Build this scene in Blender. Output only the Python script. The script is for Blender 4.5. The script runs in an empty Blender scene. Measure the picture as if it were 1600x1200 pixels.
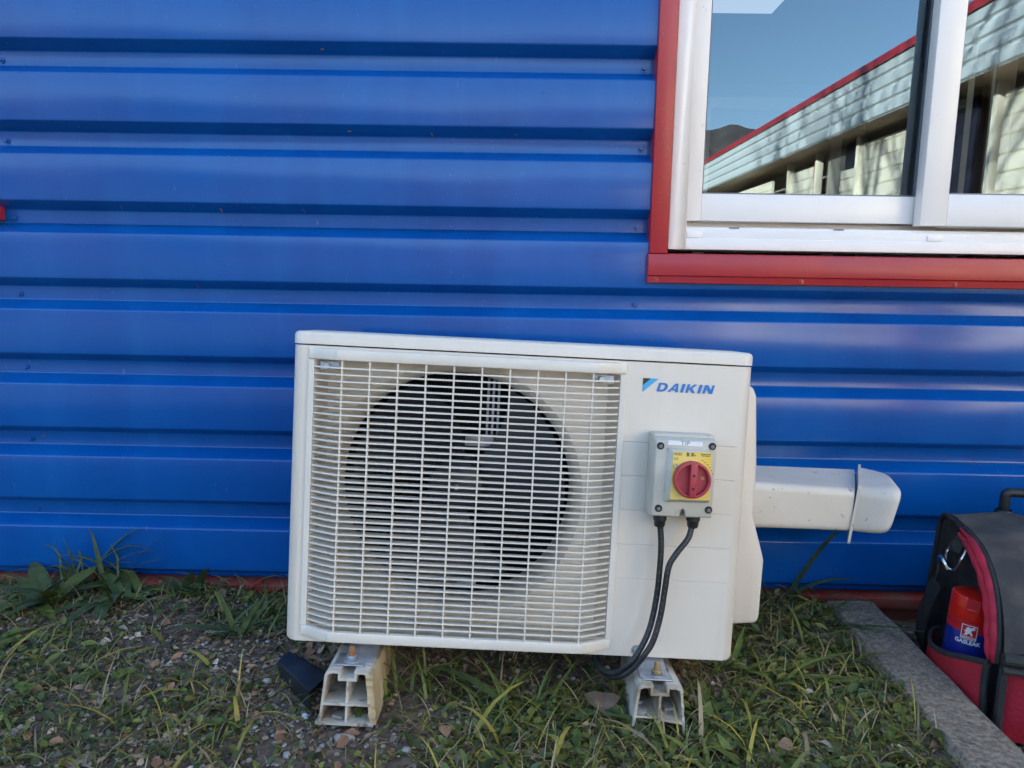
import bpy, bmesh, math, random
import numpy as np
from mathutils import Matrix, Vector
random.seed(7); RNG = np.random.default_rng(11)
SC = bpy.context.scene
COL = SC.collection
R = math.radians

# ------------------------------------------------------------------ camera, sky, sun, exposure
cam = bpy.data.objects.new('camera', bpy.data.cameras.new('camera')); COL.objects.link(cam)
cam.data.sensor_width = 36; cam.data.lens = 1110/1600*36
cam.data.clip_start = .02; cam.data.clip_end = 5000
def look(yaw, pitch, roll):
    cy, sy, cp, sp = math.cos(yaw), math.sin(yaw), math.cos(pitch), math.sin(pitch)
    f = Vector((sy*cp, cy*cp, -sp)); r = Vector((cy, -sy, 0)); u = r.cross(f)
    c, s = math.cos(roll), math.sin(roll)
    r2, u2 = c*r+s*u, -s*r+c*u
    return Matrix((r2, u2, -f)).transposed().to_4x4()
cam.matrix_world = Matrix.Translation((0, -1.5649, -.4918)) @ look(R(-.6763), R(8.1458), R(.9715))
SC.camera = cam
SUN_DIR = Vector((-.80, .50, .29)).normalized()
w = bpy.data.worlds.new('World'); SC.world = w; w.use_nodes = True
nt = w.node_tree; bg = nt.nodes['Background']
sky = nt.nodes.new('ShaderNodeTexSky'); sky.sky_type = 'NISHITA'; sky.sun_disc = False
sky.sun_elevation = math.asin(SUN_DIR.z); sky.sun_rotation = math.atan2(SUN_DIR.x, SUN_DIR.y)
sky.air_density = 1.0; sky.dust_density = .15; sky.ozone_density = 6.
hue = nt.nodes.new('ShaderNodeMix'); hue.data_type = 'RGBA'; hue.blend_type = 'MULTIPLY'; hue.inputs[0].default_value = 1
hue.inputs[7].default_value = (1.47, .985, .70, 1)      # the camera's daylight balance for open shade
nt.links.new(sky.outputs[0], hue.inputs[6]); nt.links.new(hue.outputs[2], bg.inputs[0]); bg.inputs[1].default_value = .15
sun = bpy.data.objects.new('sun', bpy.data.lights.new('sun', 'SUN')); COL.objects.link(sun)
sun.data.energy = 5.0; sun.data.angle = R(.5); sun.data.color = (1, .94, .85)
sun.rotation_euler = (-SUN_DIR).to_track_quat('-Z', 'Y').to_euler()
SC.view_settings.view_transform = 'Standard'; SC.view_settings.look = 'None'
SC.view_settings.exposure = 2.76; SC.view_settings.gamma = 1
SC.cycles.max_bounces = 10; SC.cycles.transparent_max_bounces = 16

# ------------------------------------------------------------------ materials
def mat(name, col, rough=.5, metal=0., col2=None, scale=20., bump=0., bscale=None, coat=0., crough=.1,
        spec=.5, stretch=(1, 1, 1), lo=.4, hi=.6, detail=6., tint=False, trans=0.):
    m = bpy.data.materials.new(name); m.use_nodes = True
    n, l = m.node_tree.nodes, m.node_tree.links
    b = n['Principled BSDF']
    b.inputs['Base Color'].default_value = (*col, 1); b.inputs['Roughness'].default_value = rough
    b.inputs['Metallic'].default_value = metal; b.inputs['Coat Weight'].default_value = coat
    b.inputs['Coat Roughness'].default_value = crough; b.inputs['Specular IOR Level'].default_value = spec
    tc = n.new('ShaderNodeTexCoord'); mp = n.new('ShaderNodeMapping'); mp.inputs['Scale'].default_value = stretch
    l.new(tc.outputs['Object'], mp.inputs[0])
    m['mp'] = mp.name
    if tint:
        a = n.new('ShaderNodeAttribute'); a.attribute_name = 'tint'; l.new(a.outputs['Color'], b.inputs['Base Color'])
    elif col2 is not None:
        t = n.new('ShaderNodeTexNoise'); t.inputs['Scale'].default_value = scale; t.inputs['Detail'].default_value = detail
        l.new(mp.outputs[0], t.inputs[0])
        cr = n.new('ShaderNodeValToRGB'); e = cr.color_ramp.elements
        e[0].position, e[1].position = lo, hi; e[0].color, e[1].color = (*col, 1), (*col2, 1)
        l.new(t.outputs[0], cr.inputs[0]); l.new(cr.outputs[0], b.inputs['Base Color'])
    if bump:
        t2 = n.new('ShaderNodeTexNoise'); t2.inputs['Scale'].default_value = bscale or scale*3; t2.inputs['Detail'].default_value = 5
        l.new(mp.outputs[0], t2.inputs[0])
        bp = n.new('ShaderNodeBump'); bp.inputs['Strength'].default_value = bump; bp.inputs['Distance'].default_value = .004
        l.new(t2.outputs[0], bp.inputs['Height']); l.new(bp.outputs[0], b.inputs['Normal'])
    if trans:
        tr = n.new('ShaderNodeBsdfTranslucent'); mx = n.new('ShaderNodeMixShader'); mx.inputs[0].default_value = trans
        src = b.inputs['Base Color'].links[0].from_socket if b.inputs['Base Color'].links else None
        if src: l.new(src, tr.inputs[0])
        else: tr.inputs[0].default_value = (*col, 1)
        l.new(b.outputs[0], mx.inputs[1]); l.new(tr.outputs[0], mx.inputs[2]); l.new(mx.outputs[0], n['Material Output'].inputs[0])
    return m

def speckle(m, col, scale, thr, amt=.7, mask_scale=3.):
    """small specks of dirt / splashes over a material's base colour"""
    n, l = m.node_tree.nodes, m.node_tree.links; b = n['Principled BSDF']
    base = b.inputs['Base Color']
    mix = n.new('ShaderNodeMix'); mix.data_type = 'RGBA'
    if base.links: l.new(base.links[0].from_socket, mix.inputs[6])
    else: mix.inputs[6].default_value = base.default_value
    mix.inputs[7].default_value = (*col, 1)
    t = n.new('ShaderNodeTexNoise'); t.inputs['Scale'].default_value = scale; t.inputs['Detail'].default_value = 2
    k = n.new('ShaderNodeTexNoise'); k.inputs['Scale'].default_value = mask_scale; k.inputs['Detail'].default_value = 3
    mp = n[m['mp']]
    l.new(mp.outputs[0], t.inputs[0]); l.new(mp.outputs[0], k.inputs[0])
    r1 = n.new('ShaderNodeMapRange'); r1.inputs[1].default_value = thr; r1.inputs[2].default_value = thr+.05; r1.inputs[4].default_value = amt
    r2 = n.new('ShaderNodeMapRange'); r2.inputs[1].default_value = .4; r2.inputs[2].default_value = .6
    mm = n.new('ShaderNodeMath'); mm.operation = 'MULTIPLY'
    l.new(t.outputs[0], r1.inputs[0]); l.new(k.outputs[0], r2.inputs[0])
    l.new(r1.outputs[0], mm.inputs[0]); l.new(r2.outputs[0], mm.inputs[1]); l.new(mm.outputs[0], mix.inputs[0])
    l.new(mix.outputs[2], base)
    return m

M = {}
M['blue'] = mat('blue_coated_steel', (.0001, .078, .325), .5, col2=(.0001, .090, .36), scale=2.2, bump=.10, bscale=5.5, coat=1., crough=.15, spec=.05, stretch=(1.6, 1, .35))
M['blue'].node_tree.nodes['Principled BSDF'].inputs['Coat IOR'].default_value = 1.49
def streaks(m, col, amt, sc=(9, 9, .9), lo=.52, hi=.75):
    n, l = m.node_tree.nodes, m.node_tree.links; base = n['Principled BSDF'].inputs['Base Color']
    tc = n.new('ShaderNodeTexCoord'); mp = n.new('ShaderNodeMapping'); mp.inputs['Scale'].default_value = sc
    t = n.new('ShaderNodeTexNoise'); t.inputs['Scale'].default_value = 1.; t.inputs['Detail'].default_value = 8; t.inputs['Roughness'].default_value = .65
    r = n.new('ShaderNodeMapRange'); r.inputs[1].default_value = lo; r.inputs[2].default_value = hi; r.inputs[4].default_value = amt
    mix = n.new('ShaderNodeMix'); mix.data_type = 'RGBA'; mix.inputs[7].default_value = (*col, 1)
    l.new(tc.outputs['Object'], mp.inputs[0]); l.new(mp.outputs[0], t.inputs[0]); l.new(t.outputs[0], r.inputs[0]); l.new(r.outputs[0], mix.inputs[0])
    l.new(base.links[0].from_socket, mix.inputs[6]); l.new(mix.outputs[2], base); return m
streaks(M['blue'], (.006, .125, .41), .5); streaks(M['blue'], (.0, .046, .24), .6, (2.2, 2, 1.1), .5, .7)
speckle(M['blue'], (.25, .33, .50), 240, .71, .6, 2.5)
speckle(M['blue'], (.14, .20, .36), 90, .70, .5, 4.)
M['red'] = mat('red_coated_steel', (.42, .014, .026), .40, col2=(.46, .022, .024), scale=6, bump=.06, bscale=9, coat=.3, crough=.2)
speckle(M['red'], (.25, .14, .11), 120, .66, .5)
M['plinthred'] = mat('dusty_red_steel', (.26, .022, .018), .6, col2=(.20, .06, .045), scale=14, bump=.1)
M['pvc'] = mat('white_window_plastic', (.92, .85, .80), .32, col2=(.89, .81, .76), scale=3, coat=.2, crough=.2)
speckle(M['pvc'], (.5, .46, .40), 60, .70, .5)
M['gasket'] = mat('grey_rubber_gasket', (.16, .17, .19), .5)
M['casing'] = mat('ivory_painted_metal', (.73, .645, .55), .38, col2=(.75, .665, .575), scale=5, bump=.03, bscale=300, coat=.15, crough=.3)
speckle(M['casing'], (.45, .40, .32), 150, .72, .6)
M['grille'] = mat('ivory_grille_plastic', (.78, .71, .62), .4, col2=(.74, .67, .58), scale=9)
M['dark'] = mat('dark_fan_plastic', (.020, .020, .032), .36, col2=(.026, .026, .040), scale=7)
M['coil'] = mat('dark_coil', (.005, .005, .008), .7)
M['steel'] = mat('galvanised_steel', (.50, .53, .57), .38, .85, col2=(.38, .41, .45), scale=40, bump=.05)
M['zinc'] = mat('dull_zinc', (.33, .36, .42), .45, .6, col2=(.45, .47, .5), scale=60)
M['rust'] = mat('rusty_bolt_steel', (.30, .10, .035), .7, .3, col2=(.38, .19, .09), scale=160, bump=.4)
M['brass'] = mat('yellowed_zinc', (.45, .33, .17), .5, .6, col2=(.32, .22, .12), scale=150, bump=.2)
M['logoblue'] = mat('logo_blue', (.003, .165, .52), .4)
M['logosky'] = mat('logo_light_blue', (.04, .38, .72), .4)
M['logoblack'] = mat('logo_black', (.012, .012, .013), .4)
M['greybox'] = mat('pale_grey_abs', (.56, .52, .44), .5, col2=(.50, .46, .39), scale=12, bump=.05, bscale=200)
speckle(M['greybox'], (.33, .32, .30), 70, .64, .5)
M['yellow'] = mat('faded_yellow_plate', (.80, .56, .09), .45, col2=(.84, .62, .17), scale=20)
M['knobred'] = mat('faded_red_plastic', (.47, .055, .075), .45, col2=(.42, .04, .055), scale=18)
M['white'] = mat('white_label', (.82, .82, .84), .5)
M['ink'] = mat('black_ink', (.015, .015, .02), .6)
M['greyink'] = mat('grey_ink', (.24, .25, .30), .6)
M['black'] = mat('black_plastic', (.014, .014, .016), .4, col2=(.022, .022, .024), scale=30, bump=.04)
M['cable'] = mat('black_cable_sheath', (.016, .017, .019), .42, col2=(.03, .031, .033), scale=40)
M['mark'] = mat('cable_print_white', (.14, .14, .14), .6)
M['support'] = mat('weathered_white_pvc', (.60, .55, .47), .6, col2=(.30, .225, .15), scale=18, bump=.25, bscale=60, lo=.46, hi=.70)
speckle(M['support'], (.16, .11, .07), 45, .58, .8, 9)
M['yellowed'] = mat('yellowed_pvc_edge', (.60, .50, .33), .75, col2=(.42, .31, .17), scale=34, bump=.8, bscale=70, stretch=(1, 1, .35), lo=.42, hi=.62)
M['capblack'] = mat('black_rubber_cap', (.016, .018, .024), .45, col2=(.035, .040, .052), scale=16, bump=.15, bscale=70, lo=.5, hi=.75)
M['duct'] = mat('ivory_trunking', (.73, .655, .565), .36, col2=(.68, .61, .52), scale=6, coat=.2, crough=.3)
speckle(M['duct'], (.12, .09, .07), 95, .665, .8, 11)
M['concrete'] = mat('rough_concrete', (.17, .132, .10), .9, col2=(.31, .255, .195), scale=130, bump=1., bscale=210, lo=.38, hi=.62)
speckle(M['concrete'], (.07, .065, .055), 170, .56, .7, 9)
M['canvas'] = mat('black_canvas', (.018, .018, .020), .85, col2=(.035, .033, .033), scale=22, bump=.5, bscale=160)
M['dusty'] = mat('dusty_black_canvas', (.042, .040, .041), .9, col2=(.12, .098, .078), scale=9, bump=.55, bscale=80, lo=.42, hi=.66)
M['redcloth'] = mat('red_nylon', (.44, .012, .032), .75, col2=(.33, .010, .024), scale=10, bump=.4, bscale=120)
M['redpiping'] = mat('red_padded_nylon', (.58, .022, .055), .7, col2=(.40, .016, .040), scale=30, bump=.6, bscale=60)
M['webbing'] = mat('black_webbing', (.020, .021, .022), .8, bump=.5, bscale=200, col2=(.03, .03, .03))
M['chrome'] = mat('nickel_plated_wire', (.62, .62, .60), .22, 1.)
M['canred'] = mat('red_can_plastic', (.62, .012, .006), .3, coat=.3)
M['canblue'] = mat('blue_can_print', (.006, .018, .20), .3, coat=.3)
M['canwhite'] = mat('white_can_print', (.75, .76, .78), .4)
M['canbrand'] = mat('red_can_print', (.50, .012, .02), .35)
M['soil'] = mat('dark_soil', (.065, .042, .030), .95, col2=(.20, .138, .10), scale=60, bump=1., bscale=130, lo=.35, hi=.68)
speckle(M['soil'], (.17, .14, .11), 75, .60, .6, 4)
M['blade'] = mat('grass_blade', (.05, .08, .02), .5, tint=True, trans=.25)
M['leaf'] = mat('weed_leaf', (.100, .130, .028), .5, col2=(.14, .17, .040), scale=60, trans=.2, bump=.3, bscale=150)
M['leafdark'] = mat('dark_weed_leaf', (.058, .092, .030), .48, col2=(.092, .130, .045), scale=60, trans=.15, bump=.3, bscale=150)
M['leafyellow'] = mat('yellow_green_leaf', (.21, .25, .05), .5, col2=(.15, .20, .04), scale=60, trans=.25)
M['litter'] = mat('dead_leaf', (.12, .08, .05), .9, tint=True)
M['deadleaf'] = mat('brown_leaf', (.16, .105, .072), .85, col2=(.11, .07, .045), scale=40, bump=.4)
M['pebble'] = mat('pebble', (.4, .38, .35), .8, tint=True)
M['stone'] = mat('pale_stone', (.40, .37, .33), .85, col2=(.28, .25, .22), scale=40, bump=.6)
M['wingwhite'] = mat('white_coated_cladding', (.60, .64, .62), .5, col2=(.55, .59, .58), scale=3)
M['cream'] = mat('cream_boards', (.86, .79, .62), .6, col2=(.82, .74, .56), scale=4)
M['tan'] = mat('tan_timber', (.36, .25, .16), .6, col2=(.30, .20, .13), scale=8)
M['greydoor'] = mat('grey_brown_door', (.30, .27, .22), .6)
M['soffit'] = mat('grey_soffit', (.20, .19, .18), .7)
M['room'] = mat('interior_paint', (.045, .045, .05), .8)
M['ceilpanel'] = mat('ceiling_panel', (.8, .8, .8), .8)
M['hill'] = mat('bare_wooded_hill', (.085, .070, .062), 1., col2=(.13, .105, .09), scale=.02, lo=.4, hi=.65)
M['bark'] = mat('bare_bark', (.09, .07, .055), .9, col2=(.13, .10, .08), scale=12)
streaks(M['casing'], (.56, .50, .41), .35, (16, 16, 2.2), .5, .78); streaks(M['duct'], (.52, .46, .37), .4, (7, 14, 14), .5, .78)
# ribbed reflector ring for the lit ceiling panel (a lamp that is on)
lp = bpy.data.materials.new('lit_ceiling_panel'); lp.use_nodes = True
b_ = lp.node_tree.nodes['Principled BSDF']; b_.inputs['Base Color'].default_value = (.8, .8, .8, 1)
b_.inputs['Emission Color'].default_value = (.9, .95, 1, 1); b_.inputs['Emission Strength'].default_value = .085
M['lamp'] = lp
# glass: a coated double pane - partly mirror, partly clear
g = bpy.data.materials.new('window_glass'); g.use_nodes = True; n, l = g.node_tree.nodes, g.node_tree.links
n.remove(n['Principled BSDF'])
gl = n.new('ShaderNodeBsdfGlossy'); gl.inputs['Roughness'].default_value = .003; gl.inputs[0].default_value = (.68, .87, 1, 1)
tp = n.new('ShaderNodeBsdfTransparent'); tp.inputs[0].default_value = (.72, .76, .76, 1)
fr = n.new('ShaderNodeFresnel'); fr.inputs[0].default_value = 2.25
mx = n.new('ShaderNodeMixShader')
l.new(fr.outputs[0], mx.inputs[0]); l.new(tp.outputs[0], mx.inputs[1]); l.new(gl.outputs[0], mx.inputs[2]); l.new(mx.outputs[0], n['Material Output'].inputs[0])
M['glass'] = g

# ------------------------------------------------------------------ helpers
def link(o, parent=None):
    COL.objects.link(o)
    if parent is not None: o.parent = parent
    return o
def mesh_obj(name, V, F, m, parent=None, smooth=False, loc=None):
    me = bpy.data.meshes.new(name); me.from_pydata([tuple(v) for v in V], [], [tuple(f) for f in F]); me.update()
    if smooth: me.polygons.foreach_set('use_smooth', [True]*len(me.polygons))
    if m is not None: me.materials.append(m)
    o = bpy.data.objects.new(name, me); link(o, parent)
    if loc is not None: o.location = loc
    return o
def same(o, name=None, parent=None):
    c = o.copy(); link(c); c.parent = parent if parent is not None else o.parent
    return c
def empty(name, label=None, cat=None, group=None, loc=(0, 0, 0), rz=0.):
    o = bpy.data.objects.new(name, None); o.empty_display_size = .1; link(o); o.location = loc; o.rotation_euler = (0, 0, rz)
    tag(o, label, cat, group); return o
def tag(o, label=None, cat=None, group=None, kind=None):
    if label: o['label'] = label
    if cat: o['category'] = cat
    if group: o['group'] = group
    if kind: o['kind'] = kind
    return o
class MB:
    def __init__(s): s.V = []; s.F = []
    def add(s, V, F):
        k = len(s.V); s.V += [tuple(v) for v in V]; s.F += [tuple(i+k for i in f) for f in F]; return s
    def box(s, x0, x1, y0, y1, z0, z1):
        V = [(x, y, z) for x in (x0, x1) for y in (y0, y1) for z in (z0, z1)]
        return s.add(V, [(0, 1, 3, 2), (4, 6, 7, 5), (0, 4, 5, 1), (2, 3, 7, 6), (0, 2, 6, 4), (1, 5, 7, 3)])
    def prism(s, poly, axis, a, b):
        """extrude 2D polygon along axis ('x': poly=(y,z); 'y': (x,z); 'z': (x,y))"""
        f = {'x': lambda p, t: (t, p[0], p[1]), 'y': lambda p, t: (p[0], t, p[1]), 'z': lambda p, t: (p[0], p[1], t)}[axis]
        n = len(poly); V = [f(p, a) for p in poly]+[f(p, b) for p in poly]
        F = [tuple(range(n))[::-1], tuple(range(n, 2*n))]+[(i, (i+1) % n, n+(i+1) % n, n+i) for i in range(n)]
        return s.add(V, F)
    def tube(s, P, r, k=8, cap=True, flat=1.):
        P = [Vector(p) for p in P]; n = len(P); rr = r if hasattr(r, '__len__') else [r]*n
        V = []; up = None
        for i, p in enumerate(P):
            t = (P[min(i+1, n-1)]-P[max(i-1, 0)]).normalized()
            if up is None: up = Vector((0, 0, 1)) if abs(t.z) < .9 else Vector((0, 1, 0))
            a = t.cross(up).normalized(); up2 = a.cross(t); up = up2
            for j in range(k):
                q = 2*math.pi*j/k; V.append(p+rr[i]*(math.cos(q)*a+flat*math.sin(q)*up2))
        F = [(i*k+j, i*k+(j+1) % k, (i+1)*k+(j+1) % k, (i+1)*k+j) for i in range(n-1) for j in range(k)]
        if cap: F += [tuple(range(k))[::-1], tuple(range((n-1)*k, n*k))]
        return s.add(V, F)
    def lathe(s, prof, c=(0, 0, 0), axis='z', k=24):
        V = []
        for r, h in prof:
            for j in range(k):
                q = 2*math.pi*j/k; x, y = r*math.cos(q), r*math.sin(q)
                v = {'z': (x, y, h), 'y': (x, h, y), 'x': (h, x, y)}[axis]
                V.append((v[0]+c[0], v[1]+c[1], v[2]+c[2]))
        n = len(prof)
        F = [(i*k+j, i*k+(j+1) % k, (i+1)*k+(j+1) % k, (i+1)*k+j) for i in range(n-1) for j in range(k)]
        if prof[0][0] > 1e-6: pass
        return s.add(V, F)
    def grid(s, P):
        """P: rows of points"""
        h, w_ = len(P), len(P[0]); V = [p for r_ in P for p in r_]
        return s.add(V, [(i*w_+j, i*w_+j+1, (i+1)*w_+j+1, (i+1)*w_+j) for i in range(h-1) for j in range(w_-1)])
    def build(s, name, m, parent=None, smooth=False, bevel=0., seg=2, loc=None, angle=35, solid=0.):
        o = mesh_obj(name, s.V, s.F, m, parent, smooth, loc)
        me = o.data; bm = bmesh.new(); bm.from_mesh(me)
        if not solid: bmesh.ops.recalc_face_normals(bm, faces=bm.faces)
        if bevel:
            bmesh.ops.remove_doubles(bm, verts=bm.verts, dist=1e-6)
            E = [e for e in bm.edges if len(e.link_faces) == 2 and e.calc_face_angle(0) > R(angle)]
            bmesh.ops.bevel(bm, geom=E, offset=bevel, segments=seg, profile=.5, affect='EDGES', clamp_overlap=True)
        if solid: bmesh.ops.solidify(bm, geom=bm.faces, thickness=solid)
        if smooth or bevel:
            for f in bm.faces: f.smooth = True
            for e in bm.edges:
                if len(e.link_faces) == 2 and e.calc_face_angle(0) > R(40): e.smooth = False
        bm.to_mesh(me); bm.free(); return o
def box(name, m, parent, x0, x1, y0, y1, z0, z1, bevel=0., seg=2):
    return MB().box(x0, x1, y0, y1, z0, z1).build(name, m, parent, bevel=bevel, seg=seg)
def smooth_path(P, n):
    """Catmull-Rom through points"""
    P = [Vector(p) for p in P]; out = []
    Q = [2*P[0]-P[1]]+P+[2*P[-1]-P[-2]]
    for i in range(1, len(Q)-2):
        for k in range(n):
            t = k/n; a, b, c, d = Q[i-1:i+3]
            out.append(.5*((2*b)+(c-a)*t+(2*a-5*b+4*c-d)*t*t+(3*b-a-3*c+d)*t**3))
    return out+[P[-1]]
def text_obj(name, s, size, m, parent, mw, ext=.0003, shear=0., bold=0., space=1.):
    c = bpy.data.curves.new(name, 'FONT'); c.body = s; c.size = size; c.extrude = ext; c.shear = shear; c.offset = bold
    c.align_x = 'CENTER'; c.align_y = 'CENTER'; c.space_character = space
    t = bpy.data.objects.new(name, c); COL.objects.link(t)
    dg = bpy.context.evaluated_depsgraph_get()
    me = bpy.data.meshes.new_from_object(t.evaluated_get(dg)); bpy.data.objects.remove(t)
    me.materials.clear(); me.materials.append(m); me.name = name
    o = bpy.data.objects.new(name, me); link(o, parent); o.matrix_local = mw
    return o
def face_y(x, y, z):      # lettering lying in an x-z plane, read from -y
    return Matrix.Translation((x, y, z)) @ Matrix.Rotation(R(90), 4, 'X')
def poly_y(name, m, parent, poly, y, t=.0006):
    return MB().prism(poly, 'y', y, y+t).build(name, m, parent)

# ------------------------------------------------------------------ ground
GZ = -1.2
def curb_x(y): return .742+.045*(y+.1)
def hash_noise(x, y, s, seed=0):
    x = np.asarray(x, float)*s; y = np.asarray(y, float)*s
    xi, yi = np.floor(x), np.floor(y); fx, fy = x-xi, y-yi
    fx, fy = fx*fx*(3-2*fx), fy*fy*(3-2*fy)
    def h(a, b):
        v = np.sin(a*127.1+b*311.7+seed*74.7)*43758.5453; return v-np.floor(v)
    return (h(xi, yi)*(1-fx)+h(xi+1, yi)*fx)*(1-fy)+(h(xi, yi+1)*(1-fx)+h(xi+1, yi+1)*fx)*fy
def ground_z(x, y):
    x = np.asarray(x, float); y = np.asarray(y, float)
    near = np.clip(1-np.maximum(np.abs(x)-1.6, 0)/1.5, 0, 1)*np.clip(1-np.maximum(-y-1.6, 0)/1.5, 0, 1)
    z = GZ+near*(.018*(hash_noise(x, y, 7)-.5)+.010*(hash_noise(x, y, 19, 3)-.5)+.006*(hash_noise(x, y, 46, 5)-.5))
    z = z-.011*np.exp(-((x+.27)**2+(y+.51)**2)/.008)-.011*np.exp(-((x-.235)**2+(y+.51)**2)/.008)-.010*np.clip(1-np.abs(y)/.10, 0, 1)
    z = z+.075*np.exp(-((x+.262)**2+(y+.25)**2)/.012)+.075*np.exp(-((x-.235)**2+(y+.25)**2)/.012)  # soil burying the rail backs, raised to darken the open rails
    low = x > curb_x(y)
    return np.where(low, -1.257+near*.008*(hash_noise(x, y, 30, 9)-.5), z)
def axis_pts(fine0, fine1, step, far):
    a = list(np.arange(fine0, fine1+1e-6, step)); o = []; d = step*2; v = fine1
    while v < far: v += d; d *= 1.5; o.append(v)
    o2 = []; d = step*2; v = fine0
    while v > -far: v -= d; d *= 1.5; o2.append(v)
    return np.array(o2[::-1]+a+o)
gx = axis_pts(-1.6, 1.8, .0125, 2500); gy = axis_pts(-1.3, .06, .0125, 2500)
X, Y = np.meshgrid(gx, gy); Z = ground_z(X, Y); nx, ny = len(gx), len(gy)
V = np.stack([X, Y, Z], -1).reshape(-1, 3); I = np.arange(nx*ny).reshape(ny, nx)
F = np.stack([I[:-1, :-1], I[:-1, 1:], I[1:, 1:], I[1:, :-1]], -1).reshape(-1, 4)
gro = mesh_obj('ground', V.tolist(), F.tolist(), M['soil'], smooth=True); tag(gro, kind='structure')
# worn yard beyond the verge, in the sun
yv = [(-40, -2.6, -1.19), (3.95, -2.6, -1.19), (3.95, -40, -1.19), (-40, -40, -1.19)]
M['paving'] = mat('worn_grass', (.07, .075, .04), .9, col2=(.05, .06, .03), scale=3, bump=.4, bscale=80)
yb_ = MB(); yb_.box(-40, 3.95, -40, -2.6, -1.30, -1.19); tag(yb_.build('yard', M['paving']), kind='structure')
# hills on the horizon (seen mirrored in the window)
HV = []; NH = 420
for i in range(NH+1):
    a = R(-115)+R(260)*i/NH-R(90)*0
    d = 1500.; x, y = d*math.sin(a+math.pi), d*math.cos(a+math.pi)
    th = math.degrees(math.atan2(x, -y))
    wf = min(1., ((th-17)/9.)**2)
    h = 268+13*math.exp(-((th-15.6)/1.0)**2)+10*math.exp(-((th-19.6)/1.5)**2)+wf*(28*math.sin(th*.17)+16*math.sin(th*.41+1)+7*math.sin(th*1.13)-45*math.exp(-((th-60)/22)**2))
    for k, (dd, hh) in enumerate(((.62, -6), (.75, .35), (.88, .75), (1., 1.), (1.25, .6), (1.5, -6))):
        zz = hh if hh < 0 else float(h)*hh*(1 if hh == 1. else .97+.05*math.sin(th*1.7+k*2.)+.03*math.sin(th*4.1+k))
        HV.append((x*dd, y*dd, zz))
HF = [(i*6+k, i*6+k+1, (i+1)*6+k+1, (i+1)*6+k) for i in range(NH) for k in range(5)]
tag(mesh_obj('hills', HV, HF, M['hill'], smooth=True), kind='structure')

# ------------------------------------------------------------------ the blue clad building
bld = empty('clad_building', 'blue ribbed steel clad building with a red framed white sliding window', 'building')
P6 = 1/6; PE = .034
def rounded(poly, r, n=3):
    out = []
    for i, p in enumerate(poly):
        if i in (0, len(poly)-1): out.append(p); continue
        a, b, c = Vector(poly[i-1]), Vector(p), Vector(poly[i+1])
        q0 = b+(a-b).normalized()*r; q1 = b+(c-b).normalized()*r
        for k in range(n+1):
            t = k/n; out.append(tuple((1-t)**2*q0+2*t*(1-t)*b+t*t*q1))
    return out
def clad_profile(ktop, kbot, top, bot, e=PE):
    pts = [(0., top)]
    for k in range(ktop, kbot+1):
        z = -k*P6
        pts += [(0., z), (e, z-.0168), (e, z-.0485), (0., z-.068)]
    return pts, bot
def clad_sheet(name, m, parent, pts, cols, hole=None, rnd=.0028, y0=0., wob=0.):
    pr = rounded(pts, rnd)
    Vv = []; Ff = []
    for (y, z) in pr:
        for x in cols: Vv.append((x, y+y0, z))
    w_ = len(cols)
    for i in range(len(pr)-1):
        zm = (pr[i][1]+pr[i+1][1])/2
        for j in range(w_-1):
            xm = (cols[j]+cols[j+1])/2
            if hole and hole[0] < xm < hole[1] and hole[2] < zm < hole[3]: continue
            Ff.append((i*w_+j, (i+1)*w_+j, (i+1)*w_+j+1, i*w_+j+1))
    return mesh_obj(name, Vv, Ff, m, parent, smooth=True)
WX0, WX1, WZ0, WZ1 = .276, 2.02, -.45, .80
cols = [-6., -3, -1.9, -1.14, -.6, -.1, WX0, .8, 1.4, WX1, 3., 4.6]
hole = (WX0, WX1, WZ0, WZ1)
# upper sheet, laps over the lower one in the third groove
up = [(0., 1.72)]
for k in range(-10, 2):
    z = -k*P6; up += [(0., z), (PE, z-.0168), (PE, z-.0485), (0., z-.068)]
    if k == -5: up += [(0., WZ1)]
z2 = -2*P6; up += [(0., z2), (PE, z2-.0168), (PE, z2-.046)]
s_up = clad_sheet('cladding_sheet', M['blue'], bld, up, cols, hole)
lo_ = [(PE+.0025, z2-.022), (PE+.0025, z2-.0485), (0., z2-.068), (0., WZ0)]
for k in range(3, 7):
    z = -k*P6; lo_ += [(0., z), (PE, z-.0168), (PE, z-.0485), (0., z-.068)]
z7 = -7*P6; lo_ += [(0., z7), (PE, z7-.0168), (PE, z7-.033)]
s_lo = clad_sheet('cladding_sheet', M['blue'], bld, lo_, cols, hole)
# edges of the sheets at the window show as thin cut steel: handled by real gap to the red trim
# screws in the grooves
def screw_mesh(name, m, parent, r=.0075, h=.006):
    mb = MB(); mb.lathe([(.0, -.0016), (r, -.0016), (r*1.02, 0.), (r*.72, 0.), (r*.70, 0.)], axis='y', k=16)
    mb.lathe([(r*.62, 0), (r*.62, -h), (r*.5, -h-.001), (.0, -h-.001)], axis='y', k=6)
    return mb.build(name, m, parent, smooth=True)
first = None
for j, (sx, ks) in enumerate(((.2515, range(-3, 4)), (-1.1315, range(-3, 8)))):
    for k in ks:
        p = s_up if k < 2.5 else s_lo
        if first is None: o = first = screw_mesh('screw', M['blue'], p)
        else: o = same(first, parent=p)
        o.location = (sx+random.uniform(-.002, .002), PE-.0005, -k*P6-.036+random.uniform(-.0012, .0012))
        o.rotation_euler = (0, random.uniform(0, 1), 0)
for k in range(3, 7):   # below the window, right of the frame
    o = same(first, parent=s_lo); o.location = (1.37, PE-.0005, -k*P6-.036)
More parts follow.
